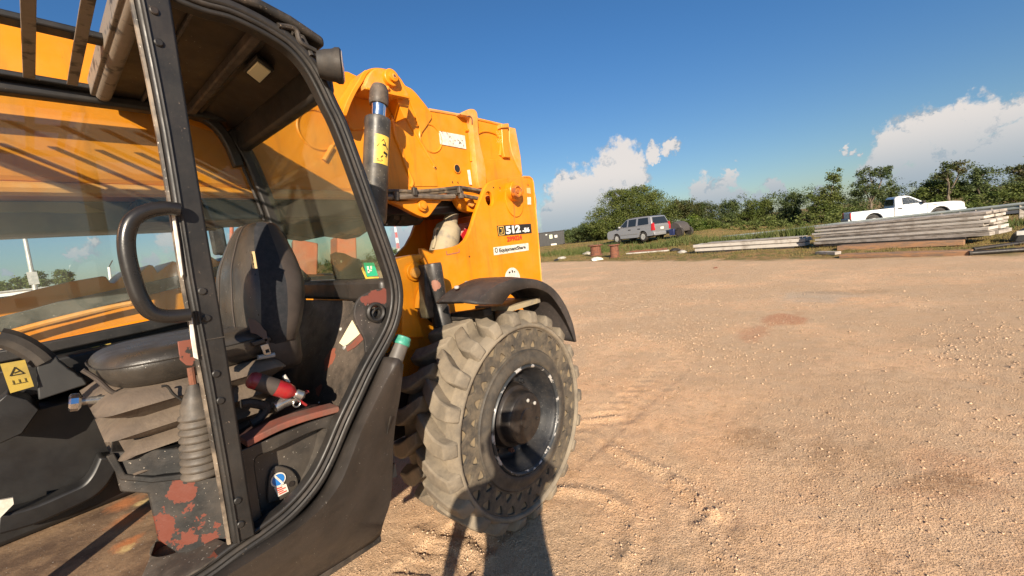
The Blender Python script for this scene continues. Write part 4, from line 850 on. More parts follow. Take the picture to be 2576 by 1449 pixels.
mb = MB(); mb.box(V(.47,1.75,.875), (.62,.8,.05)); pt('cab_floor', T, mb, 'darkbox')
# oval access hole with its rim in the sill
hc = PZ(K('c3',975,1285),.95); mb = MB()
hr = [PZ(K('c3',*p),.952) for p in [(870,1320),(890,1270),(950,1230),(1020,1212),(1085,1215),(1110,1240),(1080,1285),(1010,1325),(930,1345),(885,1340)]]
hs_ = spl(hr,3,True); hcen = sum(hs_, Vector())/len(hs_)
sl_ = [PZ(K('c3',*p),.952) for p in [(860,1380),(910,1240),(1000,1195),(1180,1200),(1350,1275),(1180,1400),(900,1560),(780,1560)]]
me = curve_mesh([[(p.x,p.y) for p in sl_],[(p.x,p.y) for p in hs_]], .006, .001); me.transform(Matrix.Translation(V(0,0,.952)-WORG[T.name])); me.materials.clear(); me.materials.append(mat('grey_scuffed_sill', (.05,.042,.036), .55, col2=(.11,.095,.08), scale=12, dust=(.2,.16,.12), dust_amt=.5, patches=[(PZ(K('c3',1290,1310),.95),.03),(PZ(K('c3',1000,1190),.95),.03)], pcol=(.17,.05,.03), pamp=.1, specks=.3)); finish('sill_plate', me, T)
mb = MB(); mb.rings([hs_, [hcen+(p-hcen)*.97-V(0,0,.05) for p in hs_]], True, False); pt('hole_rim', T, mb, 'rust')
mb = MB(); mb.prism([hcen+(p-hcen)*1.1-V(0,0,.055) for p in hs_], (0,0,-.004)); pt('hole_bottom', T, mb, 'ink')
# ---------------- far console, boot, warning stickers
M['console'] = mat('black_console_plastic', (0.007,0.007,0.008), .45, col2=(0.012,0.012,0.012), scale=5, dust=(.04,.033,.026), dust_amt=.25)
mb = MB(); mb.prism([V(-.5,2.02,1.34), V(.12,2.02,1.34), V(.40,2.02,1.38), V(.40,2.02,.93), V(-.5,2.02,.93)], (0,.14,0)); pt('side_console', T, mb, 'console', bevel=.02)
mb = MB(); mb.tube(spl([PY(K('c3',*p),1.98) for p in [(-20,1135),(200,1075),(400,990),(520,930),(590,850),(640,740)]],5), 0, prof=[(-.03,-.035),(.03,-.035),(.03,.035),(-.03,.035)], up=(0,1,0)); pt('console_foot_rail', T, mb, 'console', bevel=.02)
mb = MB(); mb.prism([PY(K('c3',*p),1.90) for p in [(-20,440),(40,390),(160,420),(230,480),(130,620),(0,680),(-20,680)]], (0,.12,0)); pt('console_knee', T, mb, 'console', bevel=.02)
R=[]
for i,(u0,v0,u1,v1) in enumerate([(200,205,330,170),(212,225,345,195),(210,250,385,225),(216,275,400,240),(214,300,440,262),(222,330,455,280),(218,355,480,290),(222,400,500,315),(225,420,505,330)]):
    a, b = PY(K('c3',u0,v0),1.93), PY(K('c3',u1,v1),1.93); w = .05+.012*i-(.01 if i%2 else 0); R.append([a+V(0,-.02,0), b+V(0,-.02,0), b+V(0,w,0), a+V(0,w,0)])
mb = MB(); mb.rings(R); pt('joystick_boot', T, mb, mat('folded_rubber_boot', (.03,.03,.03), .55), bevel=.004)
mb = MB(); mb.tube(spl([PY(K('c3',*p),1.93) for p in [(-10,60),(60,75),(140,110),(215,160),(260,200)]],4), [.03]*17, 10); pt('joystick_grip', T, mb, 'rubber')
q = KY('c3', [(0,215),(145,190),(198,345),(60,385)], 1.895); mb = MB(); mb.prism(q, (0,.003,0)); o = pt('warning_sticker', T, mb, 'sticker_shaded')
ex = (q[1]-q[0]).normalized(); ey = (q[0]-q[3]).normalized(); c = sum(q, Vector())/4; s = (q[1]-q[0]).length
mb = MB(); tri_sign(mb, c+ey*s*.30+V(0,-.002,0), ex, ey, s*.46, s*.045); mb.beam(c+ey*s*.22-ex*s*.12+V(0,-.002,0), c+ey*s*.30+ex*s*.16+V(0,-.002,0), s*.05,.001, up=(0,1,0))
for k in (-.25,0,.25): mb.beam(c-ey*s*.22+ex*s*k+V(0,-.002,0), c-ey*s*.45+ex*s*k+V(0,-.002,0), s*.03,.001, up=(0,1,0))
mb.beam(c-ey*s*.48-ex*s*.3+V(0,-.002,0), c-ey*s*.48+ex*s*.3+V(0,-.002,0), s*.025,.001, up=(0,1,0)); pt('pictogram', o, mb, 'ink', smooth=False)
q = KY('c3', [(535,118),(645,93),(665,150),(555,175)], 2.12); mb = MB(); mb.prism(q, (0,.003,0)); o = pt('warning_sticker', T, mb, 'sticker_shaded')
c = sum(q, Vector())/4; ex = (q[1]-q[0]).normalized(); ey=(q[0]-q[3]).normalized(); mb = MB(); tri_sign(mb, c+V(0,-.002,0), ex, ey, .04, .004); pt('pictogram', o, mb, 'ink', smooth=False)
mb = MB(); mb.prism([V(-.5,2.05,1.455),V(.5,2.05,1.49),V(.5,2.05,1.36),V(-.5,2.05,1.36)], (0,.10,0)); pt('console_back', T, mb, 'console', bevel=.01)
q = KY('c3', [(-10,1010),(75,995),(80,1030),(0,1110),(-10,1110)], 1.93); mb = MB(); mb.prism(q, (0,.01,0)); pt('console_tag', T, mb, 'sticker_white')

# ---------------- fire extinguisher lying in the cab
e0, e1 = PY(K('cG',680,1075),1.40), PY(K('cG',920,1150),1.385); ea = (e1-e0).normalized()
FE = thing('fire_extinguisher', 'small red fire extinguisher lying inside the cab above the red primer sill', 'fire extinguisher', e0-ea*.12)
mb = MB(); mb.lathe([(.008,-.075),(.020,-.07),(.026,-.06),(.026,.045),(.021,.06),(.012,.068),(.011,.085)], e0, ea, 24); pt('cylinder', FE, mb, 'red', angle=50)
mb = MB(); mb.lathe([(.0265,-.045),(.0265,.010)], e0, ea, 24, caps=False); pt('grey_label', FE, mb, 'shell')
mb = MB(); h0 = e0+ea*.07; mb.lathe([(.012,0),(.015,.004),(.015,.024),(.010,.03)], h0, ea, 14); pt('valve', FE, mb, 'steel')
hh = [PY(K('cG',*p),1.42) for p in [(700,1270),(800,1215),(900,1175),(960,1150)]]
mb = MB(); mb.tube(spl(hh,4), [.019]*10+[.016]*3, 14); pt('discharge_horn', FE, mb, 'steel')
mb = MB(); mb.beam(PY(K('cG',880,1180),1.41), PY(K('cG',1010,1120),1.41), .02,.008); mb.beam(PY(K('cG',900,1190),1.41), PY(K('cG',990,1250),1.41), .02,.008); pt('squeeze_lever', FE, mb, 'red', bevel=.002)
mb = MB(); mb.tube([PY(K('cG',905,1235),1.40)+V(.011*math.cos(a),0,.011*math.sin(a)) for a in [k*math.pi/8 for k in range(16)]], .0025, 6, closed=True); pt('pull_ring', FE, mb, 'steel')
mb = MB(); mb.tube([PY(K('cG',785,975),1.45), PY(K('cG',830,1040),1.45)], .006, 8); pt('pin_tag', FE, mb, 'sticker_white')
# clutter: dark hose in front
mb = MB(); mb.tube(spl([PY(K('cG',*p),1.42) for p in [(390,1240),(480,1230),(620,1270),(560,1370),(480,1420)]],5), .014, 8); pt('loose_hose', T, mb, 'rubber')

# ---------------- work light on the roof corner
wl = PY((848,166),1.24); wx = V(1,-.62,-.06).normalized()
W_ = MB(); W_.lathe([(.02,-.058),(.038,-.054),(.044,-.035),(.047,-.01),(.052,0),(.052,.012),(.047,.016)], wl, wx, 28); o = pt('work_light', T, W_, 'rubber', angle=50)
mb = MB(); mb.lathe([(.045,.0155),(.043,.0185),(.02,.0195)], wl, wx, 28); pt('lamp_lens', o, mb, 'lens')
mb = MB(); mb.tube([wl-wx*.06+V(0,.02,.03), PY((760,95),1.32), PY((735,85),1.32)], .010, 8); pt('light_bracket', o, mb, 'black_dusty')
mb = MB(); mb.tube(spl([PY(K('cA',*p),1.29) for p in [(1050,250),(1180,270),(1235,310),(1255,380),(1290,430),(1420,500)]],4), .008, 8); pt('lamp_cable', o, mb, 'black_dusty')

# ================================================================== BOOM
YB = 2.30
def c6(pts, y): return [PY(K('c6',*p), y) for p in pts]
def c7(pts, y): return [PY(K('c7',*p), y) for p in pts]
zb, zt = 2.072, 2.66
# main box of the boom
mb = MB(); x1 = PY(K('c6',1750,900),YB).x
q0 = PY(K('c6',990,565),YB); q1 = PY(K('c6',1720,720),YB); q2 = PY(K('c6',300,235),YB); q3 = PY(K('c6',1782,1125),YB)
prof = [V(-2.6,YB,2.62), V(-.2,YB,2.665), V(1.0,YB,2.72), V(q2.x,YB,q2.z), V(1.75,YB,2.74), q0, PY(K('c6',1260,612),YB), PY(K('c6',1600,692),YB), q1, q3, V(q3.x-.05,YB,zb), V(-.2,YB,zb+.03), V(-2.6,YB,zb+.03)]
plate('boom', prof, YB, .52, 'yellow', T, bev=.022)
boom = [o for o in T.children if o.name.startswith('boom')][-1]
# the cranked cover plates along the boom's lower side (underside turns inwards)
mb = MB(); mb.tube([V(-2.6,YB+.01,zb+.02), V(2.7,YB+.01,zb-.01)], .026, 10); pt('boom_lower_edge', T, mb, 'yellow_worn')
# raised top edge weld of the boom
mb = MB(); mb.tube([p+V(0,.004,-.004) for p in (q0, PY(K('c6',1260,612),YB), PY(K('c6',1600,692),YB))], .012, 8); pt('boom_top_weld', T, mb, 'yellow_worn')
# lift bracket: side cheek, cap and pin boss
y1 = 2.16
cheek = c6([(262,600),(300,520),(350,430),(400,330),(440,250),(480,222),(540,212),(600,218),(660,235),(715,268),(755,315),(785,362),(830,385),(870,420),(920,480),(985,565),(1010,640),(930,760),(920,790),(905,720),(880,640),(850,560),(800,470),(800,640),(770,645),(680,600),(560,700),(345,745),(300,680)], YB-.012)
plate('lift_bracket', spl(cheek,2,True), YB-.012, .02, 'yellow', T, bev=.004)
# projecting rib in front of the recess (lit, left)
ribL = spl([PY(K('c6',*p),y1) for p in [(265,620),(310,500),(360,400),(410,320),(440,265),(470,235)]],4)
mb = MB(); mb.rings([[p+V(-.016,0,0), p+V(.016,0,0), p+V(.016,.14,0), p+V(-.016,.14,0)] for p in ribL]); pt('bracket_rib', T, mb, 'yellow', bevel=.005)
# cap box holding the pin
cap = c6([(448,385),(455,330),(480,265),(520,225),(560,218),(640,235),(700,265),(745,320),(780,385),(812,462),(640,425)], y1-.03)
plate('bracket_cap', spl(cap,2,True), y1-.03, .17, 'yellow_worn', T, bev=.006)
mb = MB(); mb.beam(c6([(448,388)],y1-.035)[0], c6([(818,468)],y1-.035)[0], .012, .012, up=(0,1,0)); pt('cap_flange', T, mb, 'yellow', bevel=.003)
q = c6([(812,462),(826,478),(800,640),(780,640),(705,470)], y1+.02); mb = MB(); mb.prism(q, (0,.10,0)); pt('bracket_gusset', T, mb, 'yellow', bevel=.003)
def boss(name, c, r, d, m='yellow', hole=True, hx=.3, parent=T):
    mb = MB(); mb.lathe([(r,0.02),(r,-d*.55),(r*.93,-d*.62),(r*.62,-d*.64),(r*.60,-d),(r*.52,-d*1.04)], c, (0,1,0), 28); o = pt(name, parent, mb, m, angle=30)
    if hole:
        mb = MB(); mb.lathe([(r*hx,0),(r*hx*.9,-.002)], c+V(0,-d*1.05,0), (0,1,0), 6); (pt('bolt_head', o, mb, 'yellow_worn') if parent is T else None)
        mb = MB(); mb.lathe([(r*hx*.55,0),(r*hx*.5,-.001)], c+V(0,-d*1.05-.0025,0), (0,1,0), 12); pt('bolt_recess', o, mb, 'rust')
    return o
boss('pivot_pin', PY(K('c6',650,308),y1-.03), .050, .05)
q = PY(K('c6',645,378),y1-.05); mb = MB(); mb.lathe([(.012,0),(.012,-.012),(.006,-.016)], q+V(0,.02,0), (0,1,0), 12); pt('grease_bolt', T, mb, 'yellow_worn')
# long diagonal weld ribs on the boom side
for nm, pts in (('boom_rib', [(790,640),(860,760),(930,880),(1035,1055)]), ('boom_rib', [(668,620),(700,800),(742,900),(790,1050),(845,1180),(830,1230)]), ('boom_rib', [(1290,745),(1340,760),(1345,900),(1345,1010)]), ('boom_rib', [(1600,760),(1595,860),(1590,960)])):
    mb = MB(); mb.tube(spl(c6(pts, YB-.004),4), .012, 8); pt(nm, T, mb, 'yellow')
# doubler plate behind the diagonal ribs
dbl = c6([(670,615),(700,600),(800,640),(1040,1060),(1060,1220),(845,1220),(790,1050),(742,900),(700,800)], YB-.006)
plate('doubler_plate', dbl, YB-.006, .006, 'yellow', T, bev=.002)
# pressed rings
for (u,v,r) in ((1000,812,.098),(40,740,.11)):
    c = PY(K('c6',u,v),YB); mb = MB(); mb.tube([V(c.x+r*math.cos(a), YB-.001, c.z+r*math.sin(a)) for a in [k*math.pi/24 for k in range(48)]], .0075, 6, closed=True); pt('pressed_ring', T, mb, 'yellow')
q = PY(K('c6',130,930),YB-.01); mb = MB(); mb.tube([PY(K('c6',165,880),YB-.01), PY(K('c6',95,1000),YB-.01)], .013, 8); pt('boom_rib', T, mb, 'yellow_worn')
# holes with dark depth
for (u,v,r) in ((1225,1070,.030),(1545,1065,.032),(743,897,.010),(1035,1055,.012),(1705,1088,.006)):
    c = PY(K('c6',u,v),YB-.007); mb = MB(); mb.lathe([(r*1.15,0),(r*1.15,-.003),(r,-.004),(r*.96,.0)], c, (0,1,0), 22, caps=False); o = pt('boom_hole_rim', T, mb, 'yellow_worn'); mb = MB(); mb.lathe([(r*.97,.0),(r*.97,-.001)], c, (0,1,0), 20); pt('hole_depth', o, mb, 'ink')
# identification plate, scrawled
q = c6([(1068,750),(1288,790),(1300,905),(1080,862)], YB-.004); mb = MB(); mb.prism(q, (0,-.003,0)); o = pt('marker_plate', T, mb, 'sticker_white', bevel=.001)
rnd = random.Random(2); mb = MB()
for k in range(11):
    a, b = rnd.uniform(.08,.92), rnd.uniform(.15,.85); p0 = q[0].lerp(q[1],a).lerp(q[3].lerp(q[2],a),b)+V(0,-.005,0); an = rnd.uniform(0,3); l = rnd.uniform(.008,.022)
    mb.tube(spl([p0, p0+V(l*math.cos(an),0,l*math.sin(an)), p0+V(l*math.cos(an+1.2),0,l*1.4*math.sin(an+.9))],3), .0016, 4)
pt('scrawl', o, mb, 'ink')
# strap with rounded eye
def strap(name, pts, w, y, d, m='yellow'):
    P = spl(c6(pts, y), 4); mb = MB(); mb.rings([[p+V(-w/2,0,0), p+V(w/2,0,0), p+V(w/2,d,0), p+V(-w/2,d,0)] for p in P]); return pt(name, T, mb, m, bevel=.006)
eye = c6([(1255,605),(1290,580),(1335,562),(1375,568),(1397,600),(1402,660),(1408,760),(1425,880),(1450,980),(1468,1080),(1475,1200),(1470,1235),(1420,1232),(1400,1160),(1385,1000),(1372,880),(1362,760),(1352,680),(1335,640),(1310,622),(1280,616)], YB-.055)
plate('boom_strap', spl(eye,2,True), YB-.055, .06, 'yellow_worn', T, bev=.005)
mb = MB(); mb.tube(spl(c6([(1308,628),(1330,624),(1350,645),(1352,690)], YB-.058),3), .005, 6); pt('eye_slot', T, mb, 'rust')
strap('boom_strap', [(1630,690),(1635,780),(1640,880),(1655,975)], .085, YB-.035, .04, 'yellow')
mb = MB(); mb.prism(c6([(1602,690),(1662,684),(1668,720),(1606,722)], YB-.05), (0,.12,0)); pt('strap_head', T, mb, 'yellow_worn', bevel=.003)
# rear cover, lower plate, recess edge
plate('lower_cover', spl(c6([(1450,985),(1560,990),(1700,1000),(1740,1020),(1780,1130),(1700,1230),(1480,1240),(1470,1100)], YB-.018),1,True), YB-.018, .018, 'yellow', T, bev=.004)
mb = MB(); mb.tube(spl(c6([(1405,770),(1440,755),(1490,755),(1550,775),(1570,800)], YB-.004),4), .009, 8); pt('recess_edge', T, mb, 'yellow')
mb = MB(); mb.prism(c6([(1668,718),(1722,726),(1765,960),(1782,1128),(1720,1010),(1690,930),(1670,830)], YB-.03), (0,.58,0)); pt('boom_end_cap', T, mb, 'yellow_worn', bevel=.006)
for q in ([(1310,1082),(1333,1080),(1350,1208),(1328,1205)],):
    mb = MB(); mb.prism(c6(q, YB-.009), (0,-.002,0)); pt('small_sticker', T, mb, 'sticker_white')
# faint stencil circles
c = PY(K('c6',1210,1185),YB-.004); 
for dx in (-.035, .02): mb = MB(); mb.lathe([(.005,0),(.005,-.002)], c+V(dx,-.005,0), (0,1,0), 8); pt('tiny_hole', T, mb, 'ink')

# ---------------- lift cylinder
yc = 2.08
a, b = PY(K('c6',562,440),yc), PY(K('c6',515,1500),yc); ax = (b-a).normalized(); tot = (b-a).length
at_ = lambda v: (PY(K('c6',562-47*(v-440)/1060, v),yc)-a).length
LC = MB(); LC.lathe([(.055,at_(640)+.0),(.072,at_(655)),(.074,at_(690)),(.072,at_(700)),(.072,tot),(.065,tot+.02)], a, ax, 32); cyl = pt('lift_cylinder', T, LC, mat('black_cylinder_paint', (.022,.022,.023), .42, col2=(.045,.043,.041), scale=10, dust=(.2,.17,.13), dust_amt=.35, dust_scale=9, specks=.22, speck_col=(.4,.38,.34)), angle=40)
mb = MB(); mb.lathe([(.042,at_(525)),(.042,at_(660))], a, ax, 24); pt('piston_rod', cyl, mb, 'chrome')
mb = MB(); mb.lathe([(.040,-.05),(.052,-.02),(.054,at_(500)),(.050,at_(530))], a, ax, 24); pt('rod_eye', cyl, mb, 'black_dusty')
# decal wrapped round the barrel
al = math.atan2(0,1)
def on_barrel(v, ang, r=.0735):
    p = a+ax*at_(v); s = ax.cross(V(0,-1,0)).normalized(); f = s.cross(ax).normalized(); f = f if f.y < 0 else -f; s = s if s.x > 0 else -s
    return p+s*math.sin(ang)*r+f*math.cos(ang)*r
mb = MB(); mb.grid([[on_barrel(v, t) for t in [x*.1 for x in range(-7,6)]] for v in (815,880,945,1010,1055)]); o = pt('warning_decal', cyl, mb, 'sticker_yellow')
def bar(mb, v0, t0, v1, t1, w=.004): mb.beam(on_barrel(v0,t0,.0745), on_barrel(v1,t1,.0745), w, .001, up=(0,1,0))
mb = MB(); bar(mb,850,-.05,920,.35); bar(mb,920,.35,915,-.5); bar(mb,915,-.5,850,-.05); bar(mb,895,-.1,895,.12,.010); bar(mb,870,.1,905,.12,.004)
bar(mb,955,.0,965,.35,.014); bar(mb,975,.25,990,.2,.006); bar(mb,985,-.05,1005,-.2,.006); bar(mb,1020,-.5,1026,-.05,.004); bar(mb,1032,-.5,1036,-.15,.003); pt('pictogram', o, mb, 'ink', smooth=False)

# ---------------- hoses and pipes under the boom
def pipe(name, pts, y, r, m): mb = MB(); mb.tube(spl([PY(K('c7',*p), y) for p in pts],5), r, 8); return pt(name, T, mb, m)
M['hose'] = mat('dusty_hose', (.06,.05,.04), .65, col2=(.20,.15,.10), scale=14)
pipe('hydraulic_pipe', [(120,205),(300,208),(450,212),(640,200),(820,180),(900,170),(1000,180),(1160,210)], 2.18, .012, 'hose')
pipe('hydraulic_pipe', [(120,232),(300,238),(470,230),(700,222),(880,205)], 2.19, .012, 'hose')
pipe('hydraulic_pipe', [(140,268),(300,270),(500,262),(700,268),(860,262)], 2.17, .018, mat('dull_steel_pipe', (.12,.10,.085), .5, metal=.3, col2=(.24,.19,.14), scale=12))
pipe('hydraulic_hose', [(760,210),(900,240),(1000,265),(1140,290)], 2.19, .015, 'hose')
pipe('hydraulic_hose', [(880,180),(980,200),(1080,215),(1165,255)], 2.21, .012, 'hose')
for u, v in ((265,262),(455,215),(915,195),(930,245)):
    mb = MB(); mb.box(PY(K('c7',u,v),2.155), (.032,.03,.055), Matrix.Rotation(.1,3,'Y')); pt('pipe_clamp', T, mb, 'black_dusty', bevel=.006)
# lower brackets
plate('lower_bracket', spl(c7([(180,300),(300,312),(720,290),(690,350),(640,420),(600,468),(555,474),(480,450),(330,370)], 2.2),2,True), 2.2, .05, 'yellow', T, bev=.005)
boss('bracket_bolt', PY(K('c7',530,362),2.195), .036, .03, hole=False)
plate('lower_bracket', spl(c7([(780,215),(900,240),(1100,270),(1130,330),(1080,415),(1030,420),(960,400),(910,340),(870,270)], 2.26),2,True), 2.26, .06, 'yellow', T, bev=.005)
mb = MB(); mb.lathe([(.03,0),(.03,-.02)], PY(K('c7',1020,330),2.25), (0,1,0), 16); pt('bracket_bolt', T, mb, 'yellow_worn')
# dark underside machinery between bracket and cab
for k, (u,v,r) in enumerate([(220,390,.10),(330,430,.09),(420,450,.07),(260,330,.10)]):
    mb = MB(); c = PY(K('c7',u,v),2.45); mb.tube([c+V(-.15,0,0), c+V(.12,.1,.0)], r, 10); pt('valve_block', T, mb, 'rubber')
mb = MB(); mb.prism([PY(p,2.62) for p in [(660,478),(972,478),(968,545),(940,572),(905,596),(850,588),(790,600),(720,590),(660,600)]], (0,.2,0)); pt('dark_underside_block', T, mb, mat('dark_green_grey_block', (.022,.026,.02), .6, col2=(.06,.06,.045), scale=6), bevel=.01)  # added dark block, green glass reflection and underside shade put into its colour
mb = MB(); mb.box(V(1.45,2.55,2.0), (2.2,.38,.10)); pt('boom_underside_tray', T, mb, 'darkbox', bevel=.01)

# ================================================================== REAR TOWER AND CHASSIS
YT = 2.14
right = [(1560,58),(1625,62),(1650,80),(1664,120),(1690,420),(1715,700),(1735,950),(1752,1180)]
left = [(560,1190),(575,1000),(560,960),(540,900),(530,850),(525,790),(560,790),(600,815),(780,790),(870,770),(930,745),(975,705),(1010,640),(1040,560),(1075,440),(1110,340),(1140,260),(1170,180),(1200,130),(1250,100),(1400,72)]
tw = c7(right, YT)+c7([(1770,1420),(900,1500),(560,1500)], YT)+c7(left, YT)
plate('rear_tower', tw, YT, .035, 'yellow', T, holes=[circ(PY(K('c7',1220,285),YT), .042, 20, .055)], bev=.006)
mb = MB(); mb.tube([c7([(1560,62)],YT-.0)[0]]+c7([(1625,64),(1652,84),(1664,120),(1690,420),(1715,700),(1735,950),(1752,1180)],YT-.0), .008, 6); pt('tower_edge', T, mb, 'yellow_worn')
# fold flange behind (the tower's rear return)
R_ = c7(right[3:], YT+.01); mb = MB(); mb.rings([[p, p+V(.0,.62,0), p+V(-.03,.62,0), p+V(-.03,0,0)] for p in R_]); pt('tower_rear_plate', T, mb, 'yellow', bevel=.004)
# far tower plate, in the shade
ft_ = c7([(490,480),(430,650),(370,760),(290,840),(250,890),(300,1300),(1700,1300),(1700,300),(1660,100),(1560,60),(1250,100),(900,140),(700,330)], 2.86)
plate('far_tower', spl(ft_,1,True), 2.86, .035, 'yellow', T, bev=.006)
# pin boss of the boom pivot
bc = PY(K('c7',1490,225),YT)
plate('pin_doubler', circ(PY(K('c7',1480,290),YT-.012), .115, 36, .145), YT-.012, .014, 'yellow', T, bev=.004)
o = boss('boom_pivot_pin', PY(K('c7',1450,215),YT-.01), .080, .085)
mb = MB(); mb.lathe([(.047,0),(.047,-.03),(.036,-.034),(.034,-.02),(.018,-.02),(.016,-.03)], PY(K('c7',1480,215),YT-.085), (0,1,0), 24); pt('pin_cap', o, mb, mat('rusty_yellow_pin', (.62,.2,.02), .5, col2=(.25,.08,.03), scale=22))
for u,v in ((1260,172),(1325,175),(1612,146),(1015,875)):
    mb = MB(); mb.lathe([(.006,0),(.006,-.002)], PY(K('c7',u,v),YT-.001), (0,1,0), 8); pt('small_hole', T, mb, 'ink')
# rust streak under the pin
mb = MB(); mb.prism(c7([(1465,330),(1480,330),(1478,560),(1470,560)], YT-.0135), (0,-.0006,0)); pt('rust_streak', T, mb, mat('rust_streak', (.60,.17,.02), .6), smooth=False)
# chassis front part and rail towards the cab
chs = c7([(262,905),(380,870),(535,845),(545,930),(570,1000),(560,1100),(520,1200),(490,1320),(500,1500),(560,1700),(330,1700),(330,1300),(310,1100)], 2.02)
plate('chassis_bracket', chs, 2.02, .16, 'yellow', T, bev=.01)
o = boss('chassis_pin', PY(K('c7',440,1030),2.02), .055, .035, hole=False)
mb = MB(); mb.lathe([(.03,0),(.03,-.02),(.02,-.024)], PY(K('c7',452,1040),1.985), (0,1,0), 22); pt('pin_end', o, mb, 'yellow_worn')
mb = MB(); mb.tube(spl(c7([(530,900),(560,960),(578,1030),(560,1130),(520,1210),(490,1300),(480,1400)], 2.0),3), .016, 8); pt('chassis_edge', T, mb, 'yellow')
mb = MB(); mb.prism([V(.95,2.2,.55), V(2.9,2.2,.62), V(2.9,2.2,1.25), V(1.6,2.2,1.3), V(1.2,2.2,1.55), V(1.0,2.2,1.5)], (0,.6,0)); pt('chassis_body', T, mb, 'yellow', bevel=.02)
plate('chassis_side', c7([(330,1200),(460,1250),(520,1450),(700,1600),(700,2100),(250,2200),(280,1600)], 2.1), 2.1, .06, 'yellow', T, bev=.01)
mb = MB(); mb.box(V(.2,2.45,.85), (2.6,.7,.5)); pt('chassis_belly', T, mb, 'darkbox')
mb = MB(); mb.tube([V(1.72,1.75,.64), V(1.72,3.4,.64)], .13, 14); pt('rear_axle', T, mb, 'hub')
mb = MB(); mb.box(V(1.72,2.05,.70), (.5,.25,.35)); pt('axle_housing', T, mb, 'rubber', bevel=.05)
# leveling cylinder, black
ca, cb = PY(K('c7',640,945),1.93), PY(K('c7',730,1500),1.93)
mb = MB(); mb.lathe([(.048,0),(.052,.02),(.052,.22),(.046,.24),(.058,.27),(.058,1.0)], ca, (cb-ca), 22); o = pt('sway_cylinder', T, mb, mat('worn_cylinder', (.02,.02,.021), .4, col2=(.05,.045,.042), scale=9, patches=[(PY(K('c7',680,1170),1.88),.035)], pcol=(.28,.13,.09), specks=.2), angle=40)
mb = MB(); mb.beam(PY(K('c7',590,960),1.96), PY(K('c7',610,1500),1.96), .10, .07, up=(0,1,0)); pt('black_bracket', T, mb, 'black_dusty', bevel=.01)
# compensation cylinder and beacon parts inside the tower
M['dirty_cyl'] = mat('tan_dusted_cylinder', (.33,.27,.17), .8, col2=(.13,.12,.11), scale=6, lo=.45, hi=.6, dust=(.4,.33,.22), dust_amt=.5, dust_scale=9)
a, b = PY(K('c7',840,440),2.42), PY(K('c7',730,900),2.42)
mb = MB(); mb.lathe([(.04,-.10),(.052,-.02),(.055,.05),(.06,.08),(.098,.12),(.105,.2),(.105,.75)], a, (b-a), 24); pt('compensation_cylinder', T, mb, 'dirty_cyl', angle=50)
pipe('cylinder_pipe', [(700,590),(670,595),(660,640),(668,700),(645,790)], 2.40, .010, 'dirty_cyl')
mb = MB(); mb.beam(PY(K('c7',800,330),2.4), PY(K('c7',930,420),2.4), .05, .07, up=(0,1,0)); pt('link_arm', T, mb, 'dirty_cyl', bevel=.01)
mb = MB(); mb.beam(PY(K('c7',720,300),2.45), PY(K('c7',870,480),2.45), .10, .10, up=(0,1,0)); pt('link_arm', T, mb, 'hub', bevel=.01)
mb = MB(); mb.prism(c7([(900,545),(1050,520),(1050,570),(960,640),(850,770),(840,740),(900,640)], 2.5), (0,.03,0)); pt('pink_reflector', T, mb, mat('faded_pink_plastic', (.62,.36,.30), .5, col2=(.7,.5,.42), scale=9), bevel=.004)
mb = MB(); mb.prism(c7([(940,640),(1000,570),(1005,640),(960,720),(920,740)], 2.49), (0,.01,0)); pt('red_reflector', T, mb, 'tail')
# side and far engine bonnet, seen through the cab
bon = [PY(K('c2',*p),3.0) for p in [(-60,1110),(0,1085),(300,1010),(600,940),(870,895),(900,900),(935,950),(975,955),(1060,870),(1120,830),(1200,850),(1270,798),(1300,805),(1340,865),(1400,820),(1470,768),(1500,775),(1540,830),(1620,800),(1780,720),(1860,770),(1960,720),(2100,700),(2200,700)]]
low = [PY(K('c2',*p),3.0) for p in [(2200,1500),(-60,1500)]]
plate('engine_bonnet', bon+low, 3.0, .5, 'yellow', T, bev=.006)
bl = [PY(K('c2',*p),2.96) for p in [(-60,1245),(0,1240),(250,1180),(500,1110),(740,1060),(1000,1005),(1560,880),(1900,800),(1900,880),(1560,985),(1000,1120),(500,1250),(250,1305),(0,1375),(-60,1390)]]
plate('anti_slip_strip', bl, 2.955, .03, mat('worn_black_strip', (.04,.045,.04), .8, col2=(.11,.11,.095), scale=7, specks=.2), T, bev=.004)
mb = MB(); mb.tube(spl([PY(K('c2',*p),2.93) for p in [(60,1385),(250,1330),(600,1240),(900,1170),(1150,1120)]],4), .014, 8); pt('bonnet_edge', T, mb, 'yellow_worn')
# grey-green tray beam under the boom seen through the side window
q = [PY(K('c2',*p),2.75) for p in [(-60,228),(0,225),(900,228),(1430,235),(1930,215),(1930,470),(1480,488),(1000,505),(500,522),(0,542),(-60,545)]]
plate('stabiliser_beam', q, 2.75, .25, 'greygreen', T, bev=.01)
q = [PY(K('c2',*p),2.735) for p in [(-60,262),(0,262),(480,265),(660,268),(780,310),(900,352),(700,362),(400,355),(0,352),(-60,350)]]
plate('lit_beam_patch', q, 2.735, .012, mat('lit_yellow_green', (.36,.38,.20), .6, col2=(.28,.31,.18), scale=4), T, bev=.003)  # thin plate carrying the beam's sunlit part as a yellow-green colour
mb = MB(); mb.beam(PY(K('c2',-60,150),2.45), PY(K('c2',1900,172),2.45), .03, .05, up=(0,1,0)); pt('boom_wear_rail', T, mb, 'greygreen', bevel=.005)
q = PY(K('c2',375,165),2.42); mb = MB(); mb.box(q, (.09,.03,.04)); mb.box(q+V(0,0,.04), (.04,.03,.03)); pt('rail_latch', T, mb, 'galv', bevel=.004)
